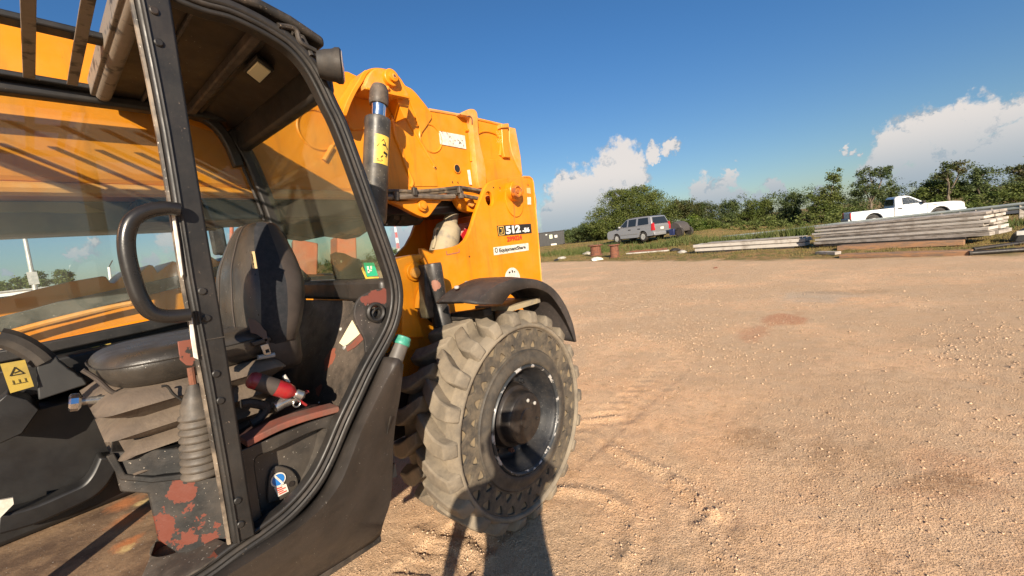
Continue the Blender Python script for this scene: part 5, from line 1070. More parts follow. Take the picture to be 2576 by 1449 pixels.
# ---------------- lettering on the tower
ex = (PY(K('c7',1642,560),YT)-PY(K('c7',1300,600),YT)).normalized(); ey = V(0,0,1)
q = c7([(1293,562),(1640,540),(1650,636),(1308,668)], YT-.0015); mb = MB(); mb.prism(q, (0,-.0015,0)); o = pt('model_decal', T, mb, 'ink', smooth=False)
YD = YT-.0042
q2 = c7([(1306,572),(1362,566),(1372,652),(1318,658)], YT-.003); mb = MB()
for i in range(4): a, b = q2[i], q2[(i+1)%4]; mb.beam(a, b, .005, .0008, up=(0,1,0))
c = sum(q2, Vector())/4; mb.beam(c+V(-.012,0,.018), c+V(.012,0,.018), .006,.0008, up=(0,1,0)); mb.beam(c+V(.012,0,.022), c+V(.010,0,-.018), .006,.0008, up=(0,1,0)); mb.beam(c+V(-.013,0,-.018), c+V(.012,0,-.018), .006,.0008, up=(0,1,0)); pt('emblem', o, mb, 'sticker_orange', smooth=False)
h = abs(PY(K('c7',1450,562),YT).z-PY(K('c7',1450,645),YT).z)
w5 = (PY(K('c7',1548,600),YT)-PY(K('c7',1375,600),YT)).length
text_on('model_number', '512', PY(K('c7',1462,603),YD), ex, ey, h*1.22, 'white', o, bold=.004, spacing=.95, sx=w5/(h*1.22*1.68))
text_on('model_number', '-56', PY(K('c7',1592,606),YD), ex, ey, h*.72, 'white', o, bold=.003, sx=1.5)
text_on('fleet_number', '299024', PY(K('c7',1476,690),YD), ex, ey, h*.80, 'red_ink', T, bold=.002, sx=.82*(PY(K('c7',1562,690),YT)-PY(K('c7',1390,690),YT)).length/(h*.66*3.35))
q = c7([(1258,782),(1614,737),(1618,812),(1266,862)], YT-.0015); mb = MB(); mb.prism(q, (0,-.0015,0)); o = pt('name_decal', T, mb, 'sticker_white', smooth=False)
ex2 = (q[1]-q[0]).normalized(); h2 = (q[0]-q[3]).length
text_on('company_name', 'EquipmentShare', PY(K('c7',1458,796),YD), ex2, ey, h2*.66, 'ink', o, bold=.0012, sx=(PY(K('c7',1603,790),YT)-PY(K('c7',1318,812),YT)).length/(h2*.66*6.9))
c = PY(K('c7',1290,812),YD); mb = MB(); mb.tube([c+V(.014*math.cos(a),0,.018*math.sin(a)) for a in [k*math.pi/8 for k in range(16)]], .0028, 5, closed=True); pt('company_mark', o, mb, 'ink')
q = c7([(780,818),(908,795),(912,832),(785,858)], YT-.0015); mb = MB()
for a, b in ((q[3],q[2]),(q[0],q[3]),(q[1],q[2])): mb.beam(a, b, .007, .0012, up=(0,1,0))
pt('orange_outline_decal', T, mb, 'redorange', smooth=False)
text_on('outline_decal_text', 'HCMB', sum(q, Vector())/4+V(0,-.002,0), (q[1]-q[0]).normalized(), ey, .022, 'redorange', T) if False else None
c = PY(K('c7',1455,1100),YT-.002); mb = MB(); mb.lathe([(.095,0),(.095,-.002)], c+V(0,0,-.005), (0,1,0), 36); o = pt('round_decal', T, mb, 'sticker_white')
mb = MB(); mb.box(c+V(-.03,-.003,.055),(.02,.001,.014)); mb.box(c+V(.005,-.003,.058),(.016,.001,.02)); mb.box(c+V(.032,-.003,.052),(.014,.001,.012)); pt('decal_print', o, mb, 'ink')
for q, m_ in (([(1605,270),(1640,270),(1643,345),(1608,345)],'sticker_white'), ([(1598,175),(1634,175),(1640,235),(1602,230)],mat('faded_grey_label',(.6,.42,.2),.6))):
    mb = MB(); mb.prism(c7(q, YT-.0015), (0,-.0012,0)); o = pt('small_label', T, mb, m_)

# ================================================================== REAR WHEELS
def wheel(cx, cy, cz, near=True):
    """lathe along Y; near face towards -Y"""
    W = thing_part = bpy.data.objects.new('rear_wheel', None); COL.objects.link(W); W.parent = T; WORG[W.name] = V(cx,cy,cz); W.location = V(cx,cy,cz)-WORG[T.name]
    C = V(cx, cy, cz); s = -1 if near else 1; A = V(0, s, 0)     # h positive = outwards
    w = .47
    # carcass: outward side at h=0
    mb = MB(); mb.lathe([(.575,-.05),(.574,-.10),(.574,-w*.5),(.574,-w+.10),(.572,-w+.06),(.56,-w+.03),(.40,-w)], C, A, 72, caps=False); mb.build('tyre_tread_base', 'tyre', W, smooth=True)
    mb = MB(); mb.lathe([(.590,-.060),(.584,-.032),(.574,-.012),(.565,.001),(.557,.006),(.547,.004),(.541,-.006),(.539,-.045)], C, A, 72, caps=False); mb.build('sidewall_ring', 'tyre', W, angle=60)
    mb = MB(); mb.lathe([(.542,-.026),(.47,-.030),(.403,-.026)], C, A, 72, caps=False); mb.build('sidewall_recess', 'tyre_hole', W)
    mb = MB(); mb.lathe([(.412,-.05),(.412,-.012),(.404,-.004),(.398,-.006),(.385,-.002),(.365,.006),(.345,.010),(.330,.006),(.322,-.004),(.318,-.02)], C, A, 72, caps=False); mb.build('inner_sidewall', 'tyre_inner', W, angle=60)
    nh = 28; polys = [[(.5435*math.cos(a), .5435*math.sin(a)) for a in [2*math.pi*k/96 for k in range(96)]], [(.402*math.cos(a), .402*math.sin(a)) for a in [2*math.pi*k/96 for k in range(96)]]]
    def tri_hole(rc, a, hr, ha, up):
        pts = [Vector((rc+(hr if up else -hr), -ha, 0)), Vector((rc+(hr if up else -hr), ha, 0)), Vector((rc-(hr if up else -hr), 0, 0))]; c = sum(pts, Vector())/3; out = []
        for i in range(3):
            p, q, r = pts[i-1], pts[i], pts[(i+1)%3]; out += [q.lerp(p,.30), q.lerp(p,.12).lerp(c,.10), q.lerp(r,.12).lerp(c,.10), q.lerp(r,.30)]
        return [(p.x*math.cos(a+p.y/p.x), p.x*math.sin(a+p.y/p.x)) for p in out]
    for k in range(nh):
        a = 2*math.pi*k/nh; w1 = rng.uniform(.85,1.08); polys.append(tri_hole(.504, a+rng.uniform(-.008,.008), .027*w1, .043*w1, True)); w1 = rng.uniform(.8,1.1); polys.append(tri_hole(.449, a+math.pi/nh, .027*w1, .033*w1, False))
    me = curve_mesh(polys, .045, .003); me.transform(Matrix(((1,0,0,0),(0,0,-1,0.0),(0,1,0,0),(0,0,0,1)))) if near else me.transform(Matrix(((1,0,0,0),(0,0,-1,-.036),(0,1,0,0),(0,0,0,1))))
    me.materials.clear(); me.materials.append(M['tyre_dark']); oo = finish('sidewall_web', me, W, angle=30)
    if near: oo.location.y = .072-.036
    else: oo.location.y = 0
    # tread lugs: shoulder lug wraps onto the sidewall
    nl = 22
    def lug_mesh(flip):
        mb = MB(); sg = 1 if not flip else -1
        def Q(r, th, h): return A*h+V(r*math.sin(th), 0, r*math.cos(th))
        # sections from sidewall to centre: (h, r_top, th_center, halfwidth)
        secs = [(.006,.580,-.012,.050),(-.004,.618,-.010,.056),(-.022,.640,-.006,.062),(-.085,.646,.010,.070),(-.130,.647,.045,.074),(-.175,.647,.100,.070),(-.225,.646,.160,.060),(-.240,.640,.175,.050)]
        secs2 = []
        for h, r, th, hw in secs:
            if flip: h = -w-h
            secs2.append((h, r, th, hw))
        R = []
        for h, r, th, hw in secs2:
            rb = .568
            R.append([Q(rb, th-hw*1.22, h), Q(r-.008, th-hw, h), Q(r, th-hw*.82, h), Q(r, th+hw*.82, h), Q(r-.008, th+hw, h), Q(rb, th+hw*1.22, h)])
        mb.rings(R); return mb
    for flip in (False, True):
        proto = None
        for i in range(nl):
            a = 2*math.pi*(i+(.5 if flip else 0))/nl
            if proto is None:
                m_ = lug_mesh(flip); m_.v = [tuple(v) for v in m_.v]; proto = m_.build('tread_lug', 'tyre', W, bevel=.007, local=True, angle=30); o = proto
            else: o = proto.copy(); COL.objects.link(o)
            o.rotation_euler = (0, a, 0)
    # rim
    mb = MB(); mb.lathe([(.322,-.02),(.320,.004),(.312,.010),(.304,.006),(.300,-.004)], C, A, 64, caps=False); mb.build('rim_lip', 'rim_lip', W, angle=60)
    mb = MB(); mb.lathe([(.301,-.003),(.297,-.02),(.288,-.03),(.286,-.07),(.272,-.085),(.266,-.145),(.255,-.165),(.235,-.172),(.19,-.170),(.178,-.165)], C, A, 64, caps=False); mb.build('rim', 'rim', W, angle=50)
    mb = MB(); mb.lathe([(.205,-.168),(.195,-.165),(.192,-.12),(.182,-.095),(.165,-.088),(.158,-.08),(.156,-.030),(.146,-.018),(.05,-.014),(.0,-.014)], C, A, 48); hub = mb.build('hub', 'hub', W, angle=40)
    mb = MB(); mb.lathe([(.142,-.0165),(.136,-.013),(.06,-.012),(.055,-.008),(.0,-.008)], C, A, 40); mb.build('hub_face', 'hub', W)
    for k in range(10):
        a = 2*math.pi*k/10+.2; c = C+A*(-.160)+V(.222*math.cos(a),0,.222*math.sin(a)); mb = MB(); mb.lathe([(.016,0),(.016,.022),(.009,.024),(.009,.036)], c, A, 6); mb.build('wheel_nut', 'rust' if k==7 else 'rim', W, smooth=False)
    for k, m_ in ((0,'galv'),(2,'galv'),(5,'hub')):
        a = 1.35-.35*k; c = C+A*(-.010)+V(.105*math.cos(a),0,.105*math.sin(a)); mb = MB(); mb.lathe([(.011,0),(.011,.006),(.006,.008)], c, A, 8); mb.build('plug', m_, W)
    return W
WC = V(1.765, 1.50, .635)
wheel(WC.x, WC.y, WC.z, True)
wheel(1.72, 3.85, .635, False)
# size mark on the tyre wall
# ---------------- mudguard
yn = 1.44
arc = spl([PY(K('c8',*p),yn) for p in [(600,172),(618,148),(650,114),(700,97),(750,90),(800,100),(850,130),(900,200),(940,280),(970,362)]], 3)
top = spl([PY(K('c8',*p),yn) for p in [(470,172),(512,124),(568,82),(640,52),(720,45),(800,60),(870,108),(925,190),(960,280),(976,365)]], 3)
r_ = ray(K('c8',270,172)); yf = r_.y*(top[0].x/r_.x)
yf = min(yf, 1.98)
mb = MB(); dx = V(-.02,0,0)
rows = [[a_, b_, b_+V(-.01,.10,.012), b_+V(-.012,yf-yn-.05,.012), b_+V(-.0,yf-yn,0), a_+V(0,yf-yn,0)] for a_, b_ in zip(arc, top)]
mb.grid(rows); pt('mudguard', T, mb, mat('sun_greyed_mudguard', (.022,.022,.024), .5, col2=(.038,.036,.037), scale=5, dust=(.13,.10,.085), dust_amt=.4, dust_scale=4, specks=.12), solid=.012, angle=50)
fa = [PY(p,yn) for p in [(1215,768),(1208,752)]]
mb = MB(); mb.tube([p+V(.02,.20,.010) for p in top[2:14]], .006, 6); pt('mudguard_crease', T, mb, 'plastic')
for u,v in ((885,1193),(1100,1195),(1195,1143),(1370,1138),(990,1145)):
    p = PZ(K('c7',u,v), 1.345); 
    mb = MB(); mb.lathe([(.014,.0),(.014,.006),(.007,.010)], PY(K('c7',u,v), 1.62 if v>1160 else 1.72), (-.3,-.3,1), 8); pt('mudguard_bolt', T, mb, 'galv')
mb = MB(); mb.beam(V(1.66,1.62,1.30), V(1.66,2.15,1.24), .07, .05); pt('mudguard_arm', T, mb, 'rubber', bevel=.01)
mb = MB(); mb.box(V(1.95,1.72,1.29), (.30,.30,.03)); pt('mudguard_plate', T, mb, 'dirty_cyl')

# ================================================================== VEHICLES
def arch(cx, r, z0, n=8, rise=1.0): return [(cx-r*math.cos(math.pi*k/n), z0+r*rise*math.sin(math.pi*k/n)) for k in range(n+1)]
def side_prism(name, prof, w, m, t, bevel=.03, tumble=0.0, z0=0, z1=1, taper_w=None):
    """profile in (l, z) extruded over the width with tumblehome above z0"""
    P = [Vector((l, 0, z)) for l, z in prof]; R = []
    for s in (-1, -.93, .93, 1):
        ring = []
        for p in P:
            k = max(0, min(1, (p.z-z0)/(z1-z0))); hw = w/2*(1-tumble*k); ring.append(Vector((p.x if abs(s) < 1 else p.x+(0), s*hw, p.z if abs(s) < 1 else p.z)))
        R.append(ring)
    mb = MB(); mb.rings([R[0], R[3]], True, True); return mb.build(name, m, t, bevel=bevel, local=True, angle=25)
def veh_wheel(t, x, y, r, w=.24, m='galv'):
    s = 1 if y > 0 else -1; mb = MB(); mb.lathe([(r*.62,.0),(r*.94,.02),(r,.05),(r,w-.05),(r*.9,w)], Vector((x, y, r)), (0,-s,0), 24); o = mb.build('wheel', 'rubber', t, local=True)
    mb = MB(); mb.lathe([(r*.60,-.005),(r*.56,.02),(r*.2,.035),(.0,.01)], Vector((x, y, r)), (0,-s,0), 20); mb.build('rim', m, o, local=True)
    for k in range(5):
        a = 2*math.pi*k/5; mb = MB(); mb.beam(Vector((x+.05*math.cos(a), y+s*.004, r+.05*math.sin(a))), Vector((x+r*.55*math.cos(a), y+s*.004, r+r*.55*math.sin(a))), .05, .02, up=(0,1,0)); mb.build('spoke', m, o, local=True)
def side_panel(t, name, pts, y, m, tumble=0, z0=0, z1=1, w=1, thick=.01, both=True, parent=None):
    for s in ((1,-1) if both else (1,)):
        P = []
        for l, z in pts:
            k = max(0, min(1, (z-z0)/(z1-z0))); P.append(Vector((l, s*(w/2*(1-tumble*k)+y), z)))
        mb = MB(); mb.prism(P, (0, -s*thick, 0)); mb.build(name, m, parent or t, local=True, smooth=False)
# ---- silver utility vehicle: +x is its front
def make_suv():
    c = PD((1604, 590), 35.5); t = thing('parked_suv', 'silver full-size utility vehicle with dark windows parked on the grass bank', 'car', (c.x, c.y, hz(c.x, c.y)+.02), math.atan2(.93, .37))
    w = 2.0; low = [(-2.48,.42),(-1.95,.40)]+arch(-1.52,.46,.40)[0:]+[(-1.0,.36),(.95,.36)]+arch(1.42,.46,.38)+[(1.95,.36),(2.48,.40),(2.55,.60),(2.52,.92),(2.40,1.06),(1.30,1.18),(1.15,1.20),(-2.46,1.22),(-2.55,1.10),(-2.55,.60)]
    side_prism('body', low, w, 'silver', t, .05, .05, .9, 1.25)
    gh = [(-2.47,1.215),(1.20,1.195),(.42,1.82),(.15,1.90),(-.6,1.94),(-1.9,1.92),(-2.22,1.86)]
    side_prism('cabin', gh, w*.955, 'silver', t, .05, .20, 1.2, 1.95)
    tw = dict(tumble=.20, z0=1.2, z1=1.95, w=w*.955)
    side_panel(t, 'window', [(.98,1.26),(.20,1.26),(.20,1.80),(.38,1.78)], .004, 'dark_glass', **tw)
    side_panel(t, 'window', [(.06,1.26),(-.78,1.26),(-.78,1.83),(.06,1.82)], .004, 'dark_glass', **tw)
    side_panel(t, 'window', [(-.98,1.28),(-2.10,1.30),(-1.98,1.82),(-.98,1.83)], .004, 'dark_glass', **tw)
    mb = MB(); mb.prism([Vector((-2.46,-.80,1.28)),Vector((-2.46,.80,1.28)),Vector((-2.27,.66,1.80)),Vector((-2.27,-.66,1.80))], (-.02,0,0.0)); mb.build('rear_window', 'dark_glass', t, local=True, smooth=False)
    mb = MB(); mb.prism([Vector((1.17,-.80,1.24)),Vector((1.17,.80,1.24)),Vector((.46,.66,1.80)),Vector((.46,-.66,1.80))], (.02,0,.02)); mb.build('windscreen', 'dark_glass', t, local=True, smooth=False)
    mb = MB(); mb.box((-2.555,0,.85), (.02,1.5,.62)); tg = mb.build('tailgate', 'silver_side', t, local=True, bevel=.01)
    mb = MB(); mb.box((-2.575,0,.92), (.02,.34,.17)); mb.build('number_plate', 'sticker_white', t, local=True)
    mb = MB(); mb.box((-2.60,0,.52), (.16,1.94,.24)); mb.build('rear_bumper', 'silver', t, local=True, bevel=.04)
    for s in (1,-1):
        mb = MB(); mb.prism([Vector((-2.585,s*.99,.80)),Vector((-2.585,s*.76,.80)),Vector((-2.53,s*.78,1.36)),Vector((-2.53,s*.93,1.36))], (.07,0,0)); mb.prism([Vector((-2.57,s*1.005,.80)),Vector((-2.38,s*1.005,.80)),Vector((-2.40,s*.965,1.30)),Vector((-2.53,s*.955,1.36))], (0,-s*.03,0)); mb.build('tail_light', 'tail', t, local=True)
        mb = MB(); mb.box((2.48,s*.78,.85), (.14,.36,.22)); mb.build('headlight', 'lens', t, local=True, bevel=.03)
        mb = MB(); mb.box((.92,s*1.06,1.30), (.14,.22,.16)); mb.build('mirror', 'silver', t, local=True, bevel=.03)
        mb = MB(); mb.beam(Vector((.0,s*.70,1.96)), Vector((-1.9,s*.70,1.95)), .05,.05); mb.build('roof_rail', 'rubber', t, local=True)
    for l in (.13,-.88,1.05): side_panel(t, 'door_gap', [(l,.45),(l+.02,.45),(l+.02,1.2),(l,1.2)], .003, 'ink', tumble=.05, z0=.9, z1=1.25, w=w)
    for l in (.02,-1.0): side_panel(t, 'door_handle', [(l-.02,.98),(l-.28,.98),(l-.28,1.05),(l-.02,1.05)], .02, 'rubber', w=w*.99)
    side_panel(t, 'side_trim', [(.95,.62),(-.98,.62),(-.98,.68),(.95,.68)], .012, 'silver_side', w=w)
    for x in (-1.52, 1.42):
        for s in (1,-1): veh_wheel(t, x, s*.99, .385); 
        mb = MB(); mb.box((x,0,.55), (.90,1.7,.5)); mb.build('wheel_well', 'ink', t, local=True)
    mb = MB(); mb.box((0,0,.42), (4.4,1.6,.2)); mb.build('underbody', 'ink', t, local=True)
    return t
suv = make_suv()
# ---- white pickup driving on the road behind the beams, +x is its front (towards the right of the picture)
def make_pickup():
    a, b = PD((2130,545), 35.5), PD((2405,520), 37.0); c = (a+b)/2; d = b-a; L_ = math.hypot(d.x, d.y); k = L_/5.35
    t = thing('pickup_truck', 'white single-cab pickup truck on the road behind the tall stack of pale boards', 'pickup', (c.x, c.y, PD((2180,508), 36).z-1.66), math.atan2(d.y, d.x)); w = 1.95
    low = [(-2.66,.55),(-2.05,.50)]+arch(-1.50,.44,.48)+[(-1.0,.42),(1.05,.42)]+arch(1.62,.45,.46)+[(2.15,.44),(2.66,.48),(2.72,.62),(2.68,.95),(2.55,1.08),(2.2,1.14),(1.0,1.18),(.95,1.2),(-.48,1.16),(-.50,1.10),(-2.64,1.10),(-2.68,1.0)]
    side_prism('body', low, w, 'white', t, .05, .03, .8, 1.2)
    side_prism('cabin', [(-.47,1.15),(1.05,1.18),(.28,1.72),(.05,1.78),(-.32,1.77),(-.45,1.68)], w*.95, 'white', t, .05, .16, 1.15, 1.8)
    tw = dict(tumble=.16, z0=1.15, z1=1.8, w=w*.95)
    side_panel(t, 'window', [(.86,1.24),(-.10,1.23),(-.10,1.66),(.20,1.68),(.26,1.66)], .004, 'dark_glass', **tw)
    mb = MB(); mb.prism([Vector((1.05,-.80,1.2)),Vector((1.05,.80,1.2)),Vector((.32,.68,1.70)),Vector((.32,-.68,1.70))], (.02,0,.02)); mb.build('windscreen', 'dark_glass', t, local=True, smooth=False)
    mb = MB(); mb.prism([Vector((-.475,-.72,1.26)),Vector((-.475,.72,1.26)),Vector((-.455,.66,1.64)),Vector((-.455,-.66,1.64))], (-.02,0,0)); mb.build('rear_window', 'dark_glass', t, local=True, smooth=False)
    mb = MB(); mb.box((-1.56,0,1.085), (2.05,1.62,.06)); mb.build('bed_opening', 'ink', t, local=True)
    side_panel(t, 'bed_gap', [(-.52,.50),(-.49,.50),(-.49,1.12),(-.52,1.12)], .003, 'ink', w=w)
    side_panel(t, 'door_gap', [(1.02,.50),(1.04,.50),(1.04,1.14),(1.02,1.14)], .003, 'ink', w=w)
    side_panel(t, 'door_handle', [(-.12,.99),(-.34,.99),(-.34,1.06),(-.12,1.06)], .02, 'rubber', w=w*.99)
    side_panel(t, 'badge', [(1.30,1.03),(1.50,1.03),(1.50,1.06),(1.30,1.06)], .006, 'rubber', w=w)
    for s in (1,-1):
        mb = MB(); mb.box((2.60,s*.74,.93), (.18,.42,.22)); mb.build('headlight', 'lens', t, local=True, bevel=.04)
        mb = MB(); mb.box((-2.69,s*.86,.86), (.04,.2,.4)); mb.build('tail_light', 'tail', t, local=True)
        mb = MB(); mb.box((.85,s*1.05,1.28), (.14,.2,.18)); mb.build('mirror', 'rubber', t, local=True, bevel=.03)
    mb = MB(); mb.box((2.72,0,.60), (.12,1.9,.2)); mb.build('front_bumper', 'galv', t, local=True, bevel=.03)
    mb = MB(); mb.box((2.70,0,.85), (.06,1.0,.26)); mb.build('grille', 'ink', t, local=True)
    mb = MB(); mb.box((-2.76,0,.58), (.12,1.8,.18)); mb.build('rear_bumper', 'galv', t, local=True, bevel=.03)
    for x in (-1.50, 1.62):
        for s in (1,-1): veh_wheel(t, x, s*.96, .37)
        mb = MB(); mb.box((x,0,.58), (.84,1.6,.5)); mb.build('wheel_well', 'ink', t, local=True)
    mb = MB(); mb.box((0,0,.48), (4.9,1.5,.2)); mb.build('underbody', 'ink', t, local=True)
    t.scale = (k, 1, 1) if abs(k-1) < .2 else (1,1,1); return t
pk = make_pickup()
# ---- dark equipment behind the silver vehicle: small welding trailer with wheel
def make_trailer():
    c = PD((1712, 590), 33.2); t = thing('utility_trailer', 'small dark trailer with grey wheel and blue box right behind the silver vehicle', 'trailer', (c.x, c.y, hz(c.x, c.y)), math.atan2(.93,.37))
    mb = MB(); mb.prism([Vector((-.5,-.5,.40)),Vector((.5,-.5,.40)),Vector((.45,-.5,1.0)),Vector((.1,-.5,1.18)),Vector((-.3,-.5,1.0)),Vector((-.5,-.5,.7))], (0,1.0,0)); mb.build('housing', mat('grey_brown_housing', (.07,.06,.055), .6), t, local=True, bevel=.05)
    for s in (1,-1): veh_wheel(t, -.35, s*.62, .36, .2, 'shell')
    mb = MB(); mb.box((.25,.56,.42), (.42,.22,.46)); mb.build('blue_box', mat('navy_blue_box', (.02,.03,.10), .5), t, local=True, bevel=.02)
    mb = MB(); mb.beam(Vector((.5,0,.42)), Vector((1.3,0,.46)), .08,.08); mb.build('drawbar', 'rubber', t, local=True)
make_trailer()

# ================================================================== YARD THINGS ON THE BANK
def plankstack(name, label, A, B, w, layers, m, cat, seed, block=True, both=None):
    """A, B: ends of the near bottom edge on the ground, layers: list of (thickness, overhangA, overhangB, matname)"""
    rnd = random.Random(seed); d = (B-A); L_ = d.length; ang = math.atan2(d.y, d.x); t = thing(name, label, cat, A, ang); t.rotation_euler = (0, -math.atan2(d.z, math.hypot(d.x, d.y)), ang); z = 0
    for (h, oa, ob, n, mm) in layers:
        for k in range(n):
            ww = w/n; y = ww*(k+.5); a0, b0 = -oa+rnd.uniform(-.06,.06), L_+ob+rnd.uniform(-.06,.06)
            mb = MB(); mb.box(((a0+b0)/2, y+rnd.uniform(-.012,.012), z+h/2), (b0-a0, ww-.03, h-.014), Matrix.Rotation(rnd.uniform(-.004,.004),3,'Z')@Matrix.Rotation(rnd.uniform(-.003,.003),3,'Y')); mb.build('board', mm, t, local=True, bevel=.008)
        z += h
    return t, z
def gz(p): return V(p.x, p.y, hz(p.x, p.y))
# small stack: two courses of pale boards on blocks
A = PX((1745,638),21.0); B = PX((2022,625),20.2)
t1, _ = plankstack('board_stack', 'low stack of pale weathered boards lying left of the tall stack', A, B, 1.05, [(.09,-.3,-.3,3,'rubber'),(.15,0,0,4,'pale_board'),(.03,-.15,-.1,3,'wood_grey'),(.15,0,.05,4,'pale_board'),(.05,-.5,-.1,3,'wood_grey')], None, 'boards', 4)
# tall stack: a little higher at its right end, resting on bearers
A0 = PX((2048,614),19.6); A1 = PX((2048,571),19.6); B0 = PX((2482,611),17.4); B1 = PX((2482,531),17.4); hm = ((A1.z-A0.z)+(B1.z-B0.z))/2
A = V(A1.x, A1.y, A1.z-hm); B = V(B1.x, B1.y, B1.z-hm)
ly = [(.09,-.3,-.4,3,'rubber'),(.13,0,.1,4,'wood_grey'),(.035,-.1,.02,4,'wood_grey'),(.11,.05,.05,4,'pale_board'),(.04,-.2,-.1,4,'wood_grey'),(.10,0,.0,4,'wood_grey'),(.10,.06,.05,4,'pale_board'),(.04,-.2,-.15,3,'wood_grey'),(.10,0,.0,4,'pale_board'),(.03,-.2,0,3,'wood_grey'),(.10,0,.02,4,'wood_grey')]
kk = hm/sum(l[0] for l in ly); ly = [(l[0]*kk,)+l[1:] for l in ly]
t2, _ = plankstack('board_stack', 'tall stack of grey and white weathered boards in front of the white pickup', A, B, 1.3, ly, None, 'boards', 9)
# orange timber mats lying in front
for i, (pa, pb, w, h, m_, lb) in enumerate([((2105,634),(2425,621),.55,.16,'wood','long orange timber baulk lying under the right side of the tall board stack'),
        ((2110,645),(2440,637),.45,.12,'wood','orange timber beam nearest to the camera on the dirt edge'),
        ((2050,627),(2150,625),.5,.14,'wood','short brown timber piece under the left end of the tall board stack'),
        ((2050,640),(2100,641),.25,.10,'wood_grey','small dark grey timber block left of the orange beams')]):
    a, b = gz(PZ(pa,.05)), gz(PZ(pb,.05)); d = b-a; t = thing('timber_beam', lb, 'timber', a, math.atan2(d.y,d.x)); L_ = d.length
    for k in range(2 if w > .3 else 1):
        n = 2 if w > .3 else 1; mb = MB(); mb.box((L_/2, w/n*(k+.5), h/2), (L_-.05*k, w/n-.02, h)); mb.build('baulk', m_, t, local=True, bevel=.012)
# dark pipes and poles lying right
for pa, pb, r, lb in (((2440,632),(2600,622),.06,'dark pole lying right of the orange timbers'), ((2450,624),(2600,610),.05,'second dark pole lying behind the first at the right frame edge')):
    a, b = gz(PZ(pa,.1)), gz(PZ(pb,.1)); t = thing('pole', lb, 'pole', a, 0); mb = MB(); mb.tube([V(0,0,r), (b-a)+V(0,0,r)], r, 12); mb.build('shaft', 'hub', t, local=True)
    mb = MB(); mb.lathe([(r*1.08,-.02),(r*1.08,.03)], V(0,0,r), (b-a), 14); mb.build('end_cap', 'rubber', t, local=True)
c = gz(PZ((2572,606),.1)); t = thing('junk_block', 'dark block of scrap cut by the right picture edge', 'scrap', c); mb = MB(); mb.prism([V(-.2,-.4,0),V(-.2,.2,0),V(-.2,.12,.22),V(-.2,-.1,.36),V(-.2,-.4,.40)], (.5,0,0)); mb.build('casting', 'darkbox', t, local=True, bevel=.03); mb = MB(); mb.box((-.22,.0,.25),(.04,.3,.12)); mb.build('pale_patch', 'galv', t, local=True)
# thin boards lying left of the small stack
a, b = gz(PZ((1575,641),.1)), gz(PZ((1680,633),.1)); d = b-a; t = thing('loose_board', 'single pale board lying between the rusty spools and the low board stack', 'board', a, math.atan2(d.y,d.x)); mb = MB(); mb.box((d.length/2,.15,.06),(d.length,.3,.07)); mb.build('plank', 'pale_board', t, local=True, bevel=.01); mb = MB(); mb.box((d.length/2,.3,.15),(d.length*.9,.2,.09)); mb.build('plank', 'rust', t, local=True, bevel=.01)
# rusty flanged spools
def spool(p, h, r, lb, squat=False, D=None):
    c = gz(PZ(p,.08)); t = thing('rusty_spool', lb, 'pipe spool', c, rnd.uniform(0,3), 'rusty flanged pipe spools')
    for nm, z0, z1, rr, n in (('base_flange',0,.07,r*1.25,12),('pipe_body',.06,h*.55,r,16),('middle_flange',h*.52,h*.58,r*1.06,16),('pipe_body',h*.57,h-.06,r*.97,16),('top_flange',h-.07,h,r*1.42,8 if squat else 12)):
        mb = MB(); mb.lathe([(rr,z0),(rr,z1)], V(0,0,0), (0,0,1), n); mb.build(nm, 'rust', t, local=True, bevel=.01)
spool((1500,645), .74, .36, 'rusty flanged iron spool, left one of the two, with square top plate', True)
spool((1547,647), .80, .26, 'rusty flanged iron spool, right one of the two, slimmer')
# rubble
for i, (p, s, m_, lb) in enumerate([((1413,652),.26,'concrete','grey concrete lump with dark shadow at the edge of the dirt, left of the spools'),((1400,655),.16,'darkbox','small dark lump of scrap beside the concrete lump'),((1478,642),.28,'concrete','broken concrete piece leaning left of the left spool'),((1502,653),.30,'sticker_white','pale flat slab in front of the left spool'),((1700,636),.22,'rubber','dark tyre-like lump beside the low board stack'),((1716,640),.2,'concrete','grey stone at the left end of the low board stack'),((2030,612),.22,'rubber','dark round plug between the low and the tall board stack'),((1800,672),.06,'rust','small clod of dirt on the yard'),((1870,628),.05,'concrete','small stone in the grass before the low board stack')]):
    c = gz(PZ(p,.05)); rnd2 = random.Random(i+30); bm = bmesh.new(); bmesh.ops.create_icosphere(bm, subdivisions=2, radius=s)
    for v in bm.verts: v.co = Vector((v.co.x*rnd2.uniform(.8,1.2)*1.2, v.co.y*rnd2.uniform(.8,1.2)*1.3, max(-s*.2, v.co.z*.62*rnd2.uniform(.7,1.2))))
    me = bpy.data.meshes.new('rubble'); bm.to_mesh(me); bm.free(); me.materials.append(M[m_]); o = finish('rubble_lump', me, None, smooth=False); o.location = c+V(0,0,s*.12); tag(o, lb, 'rubble', None)
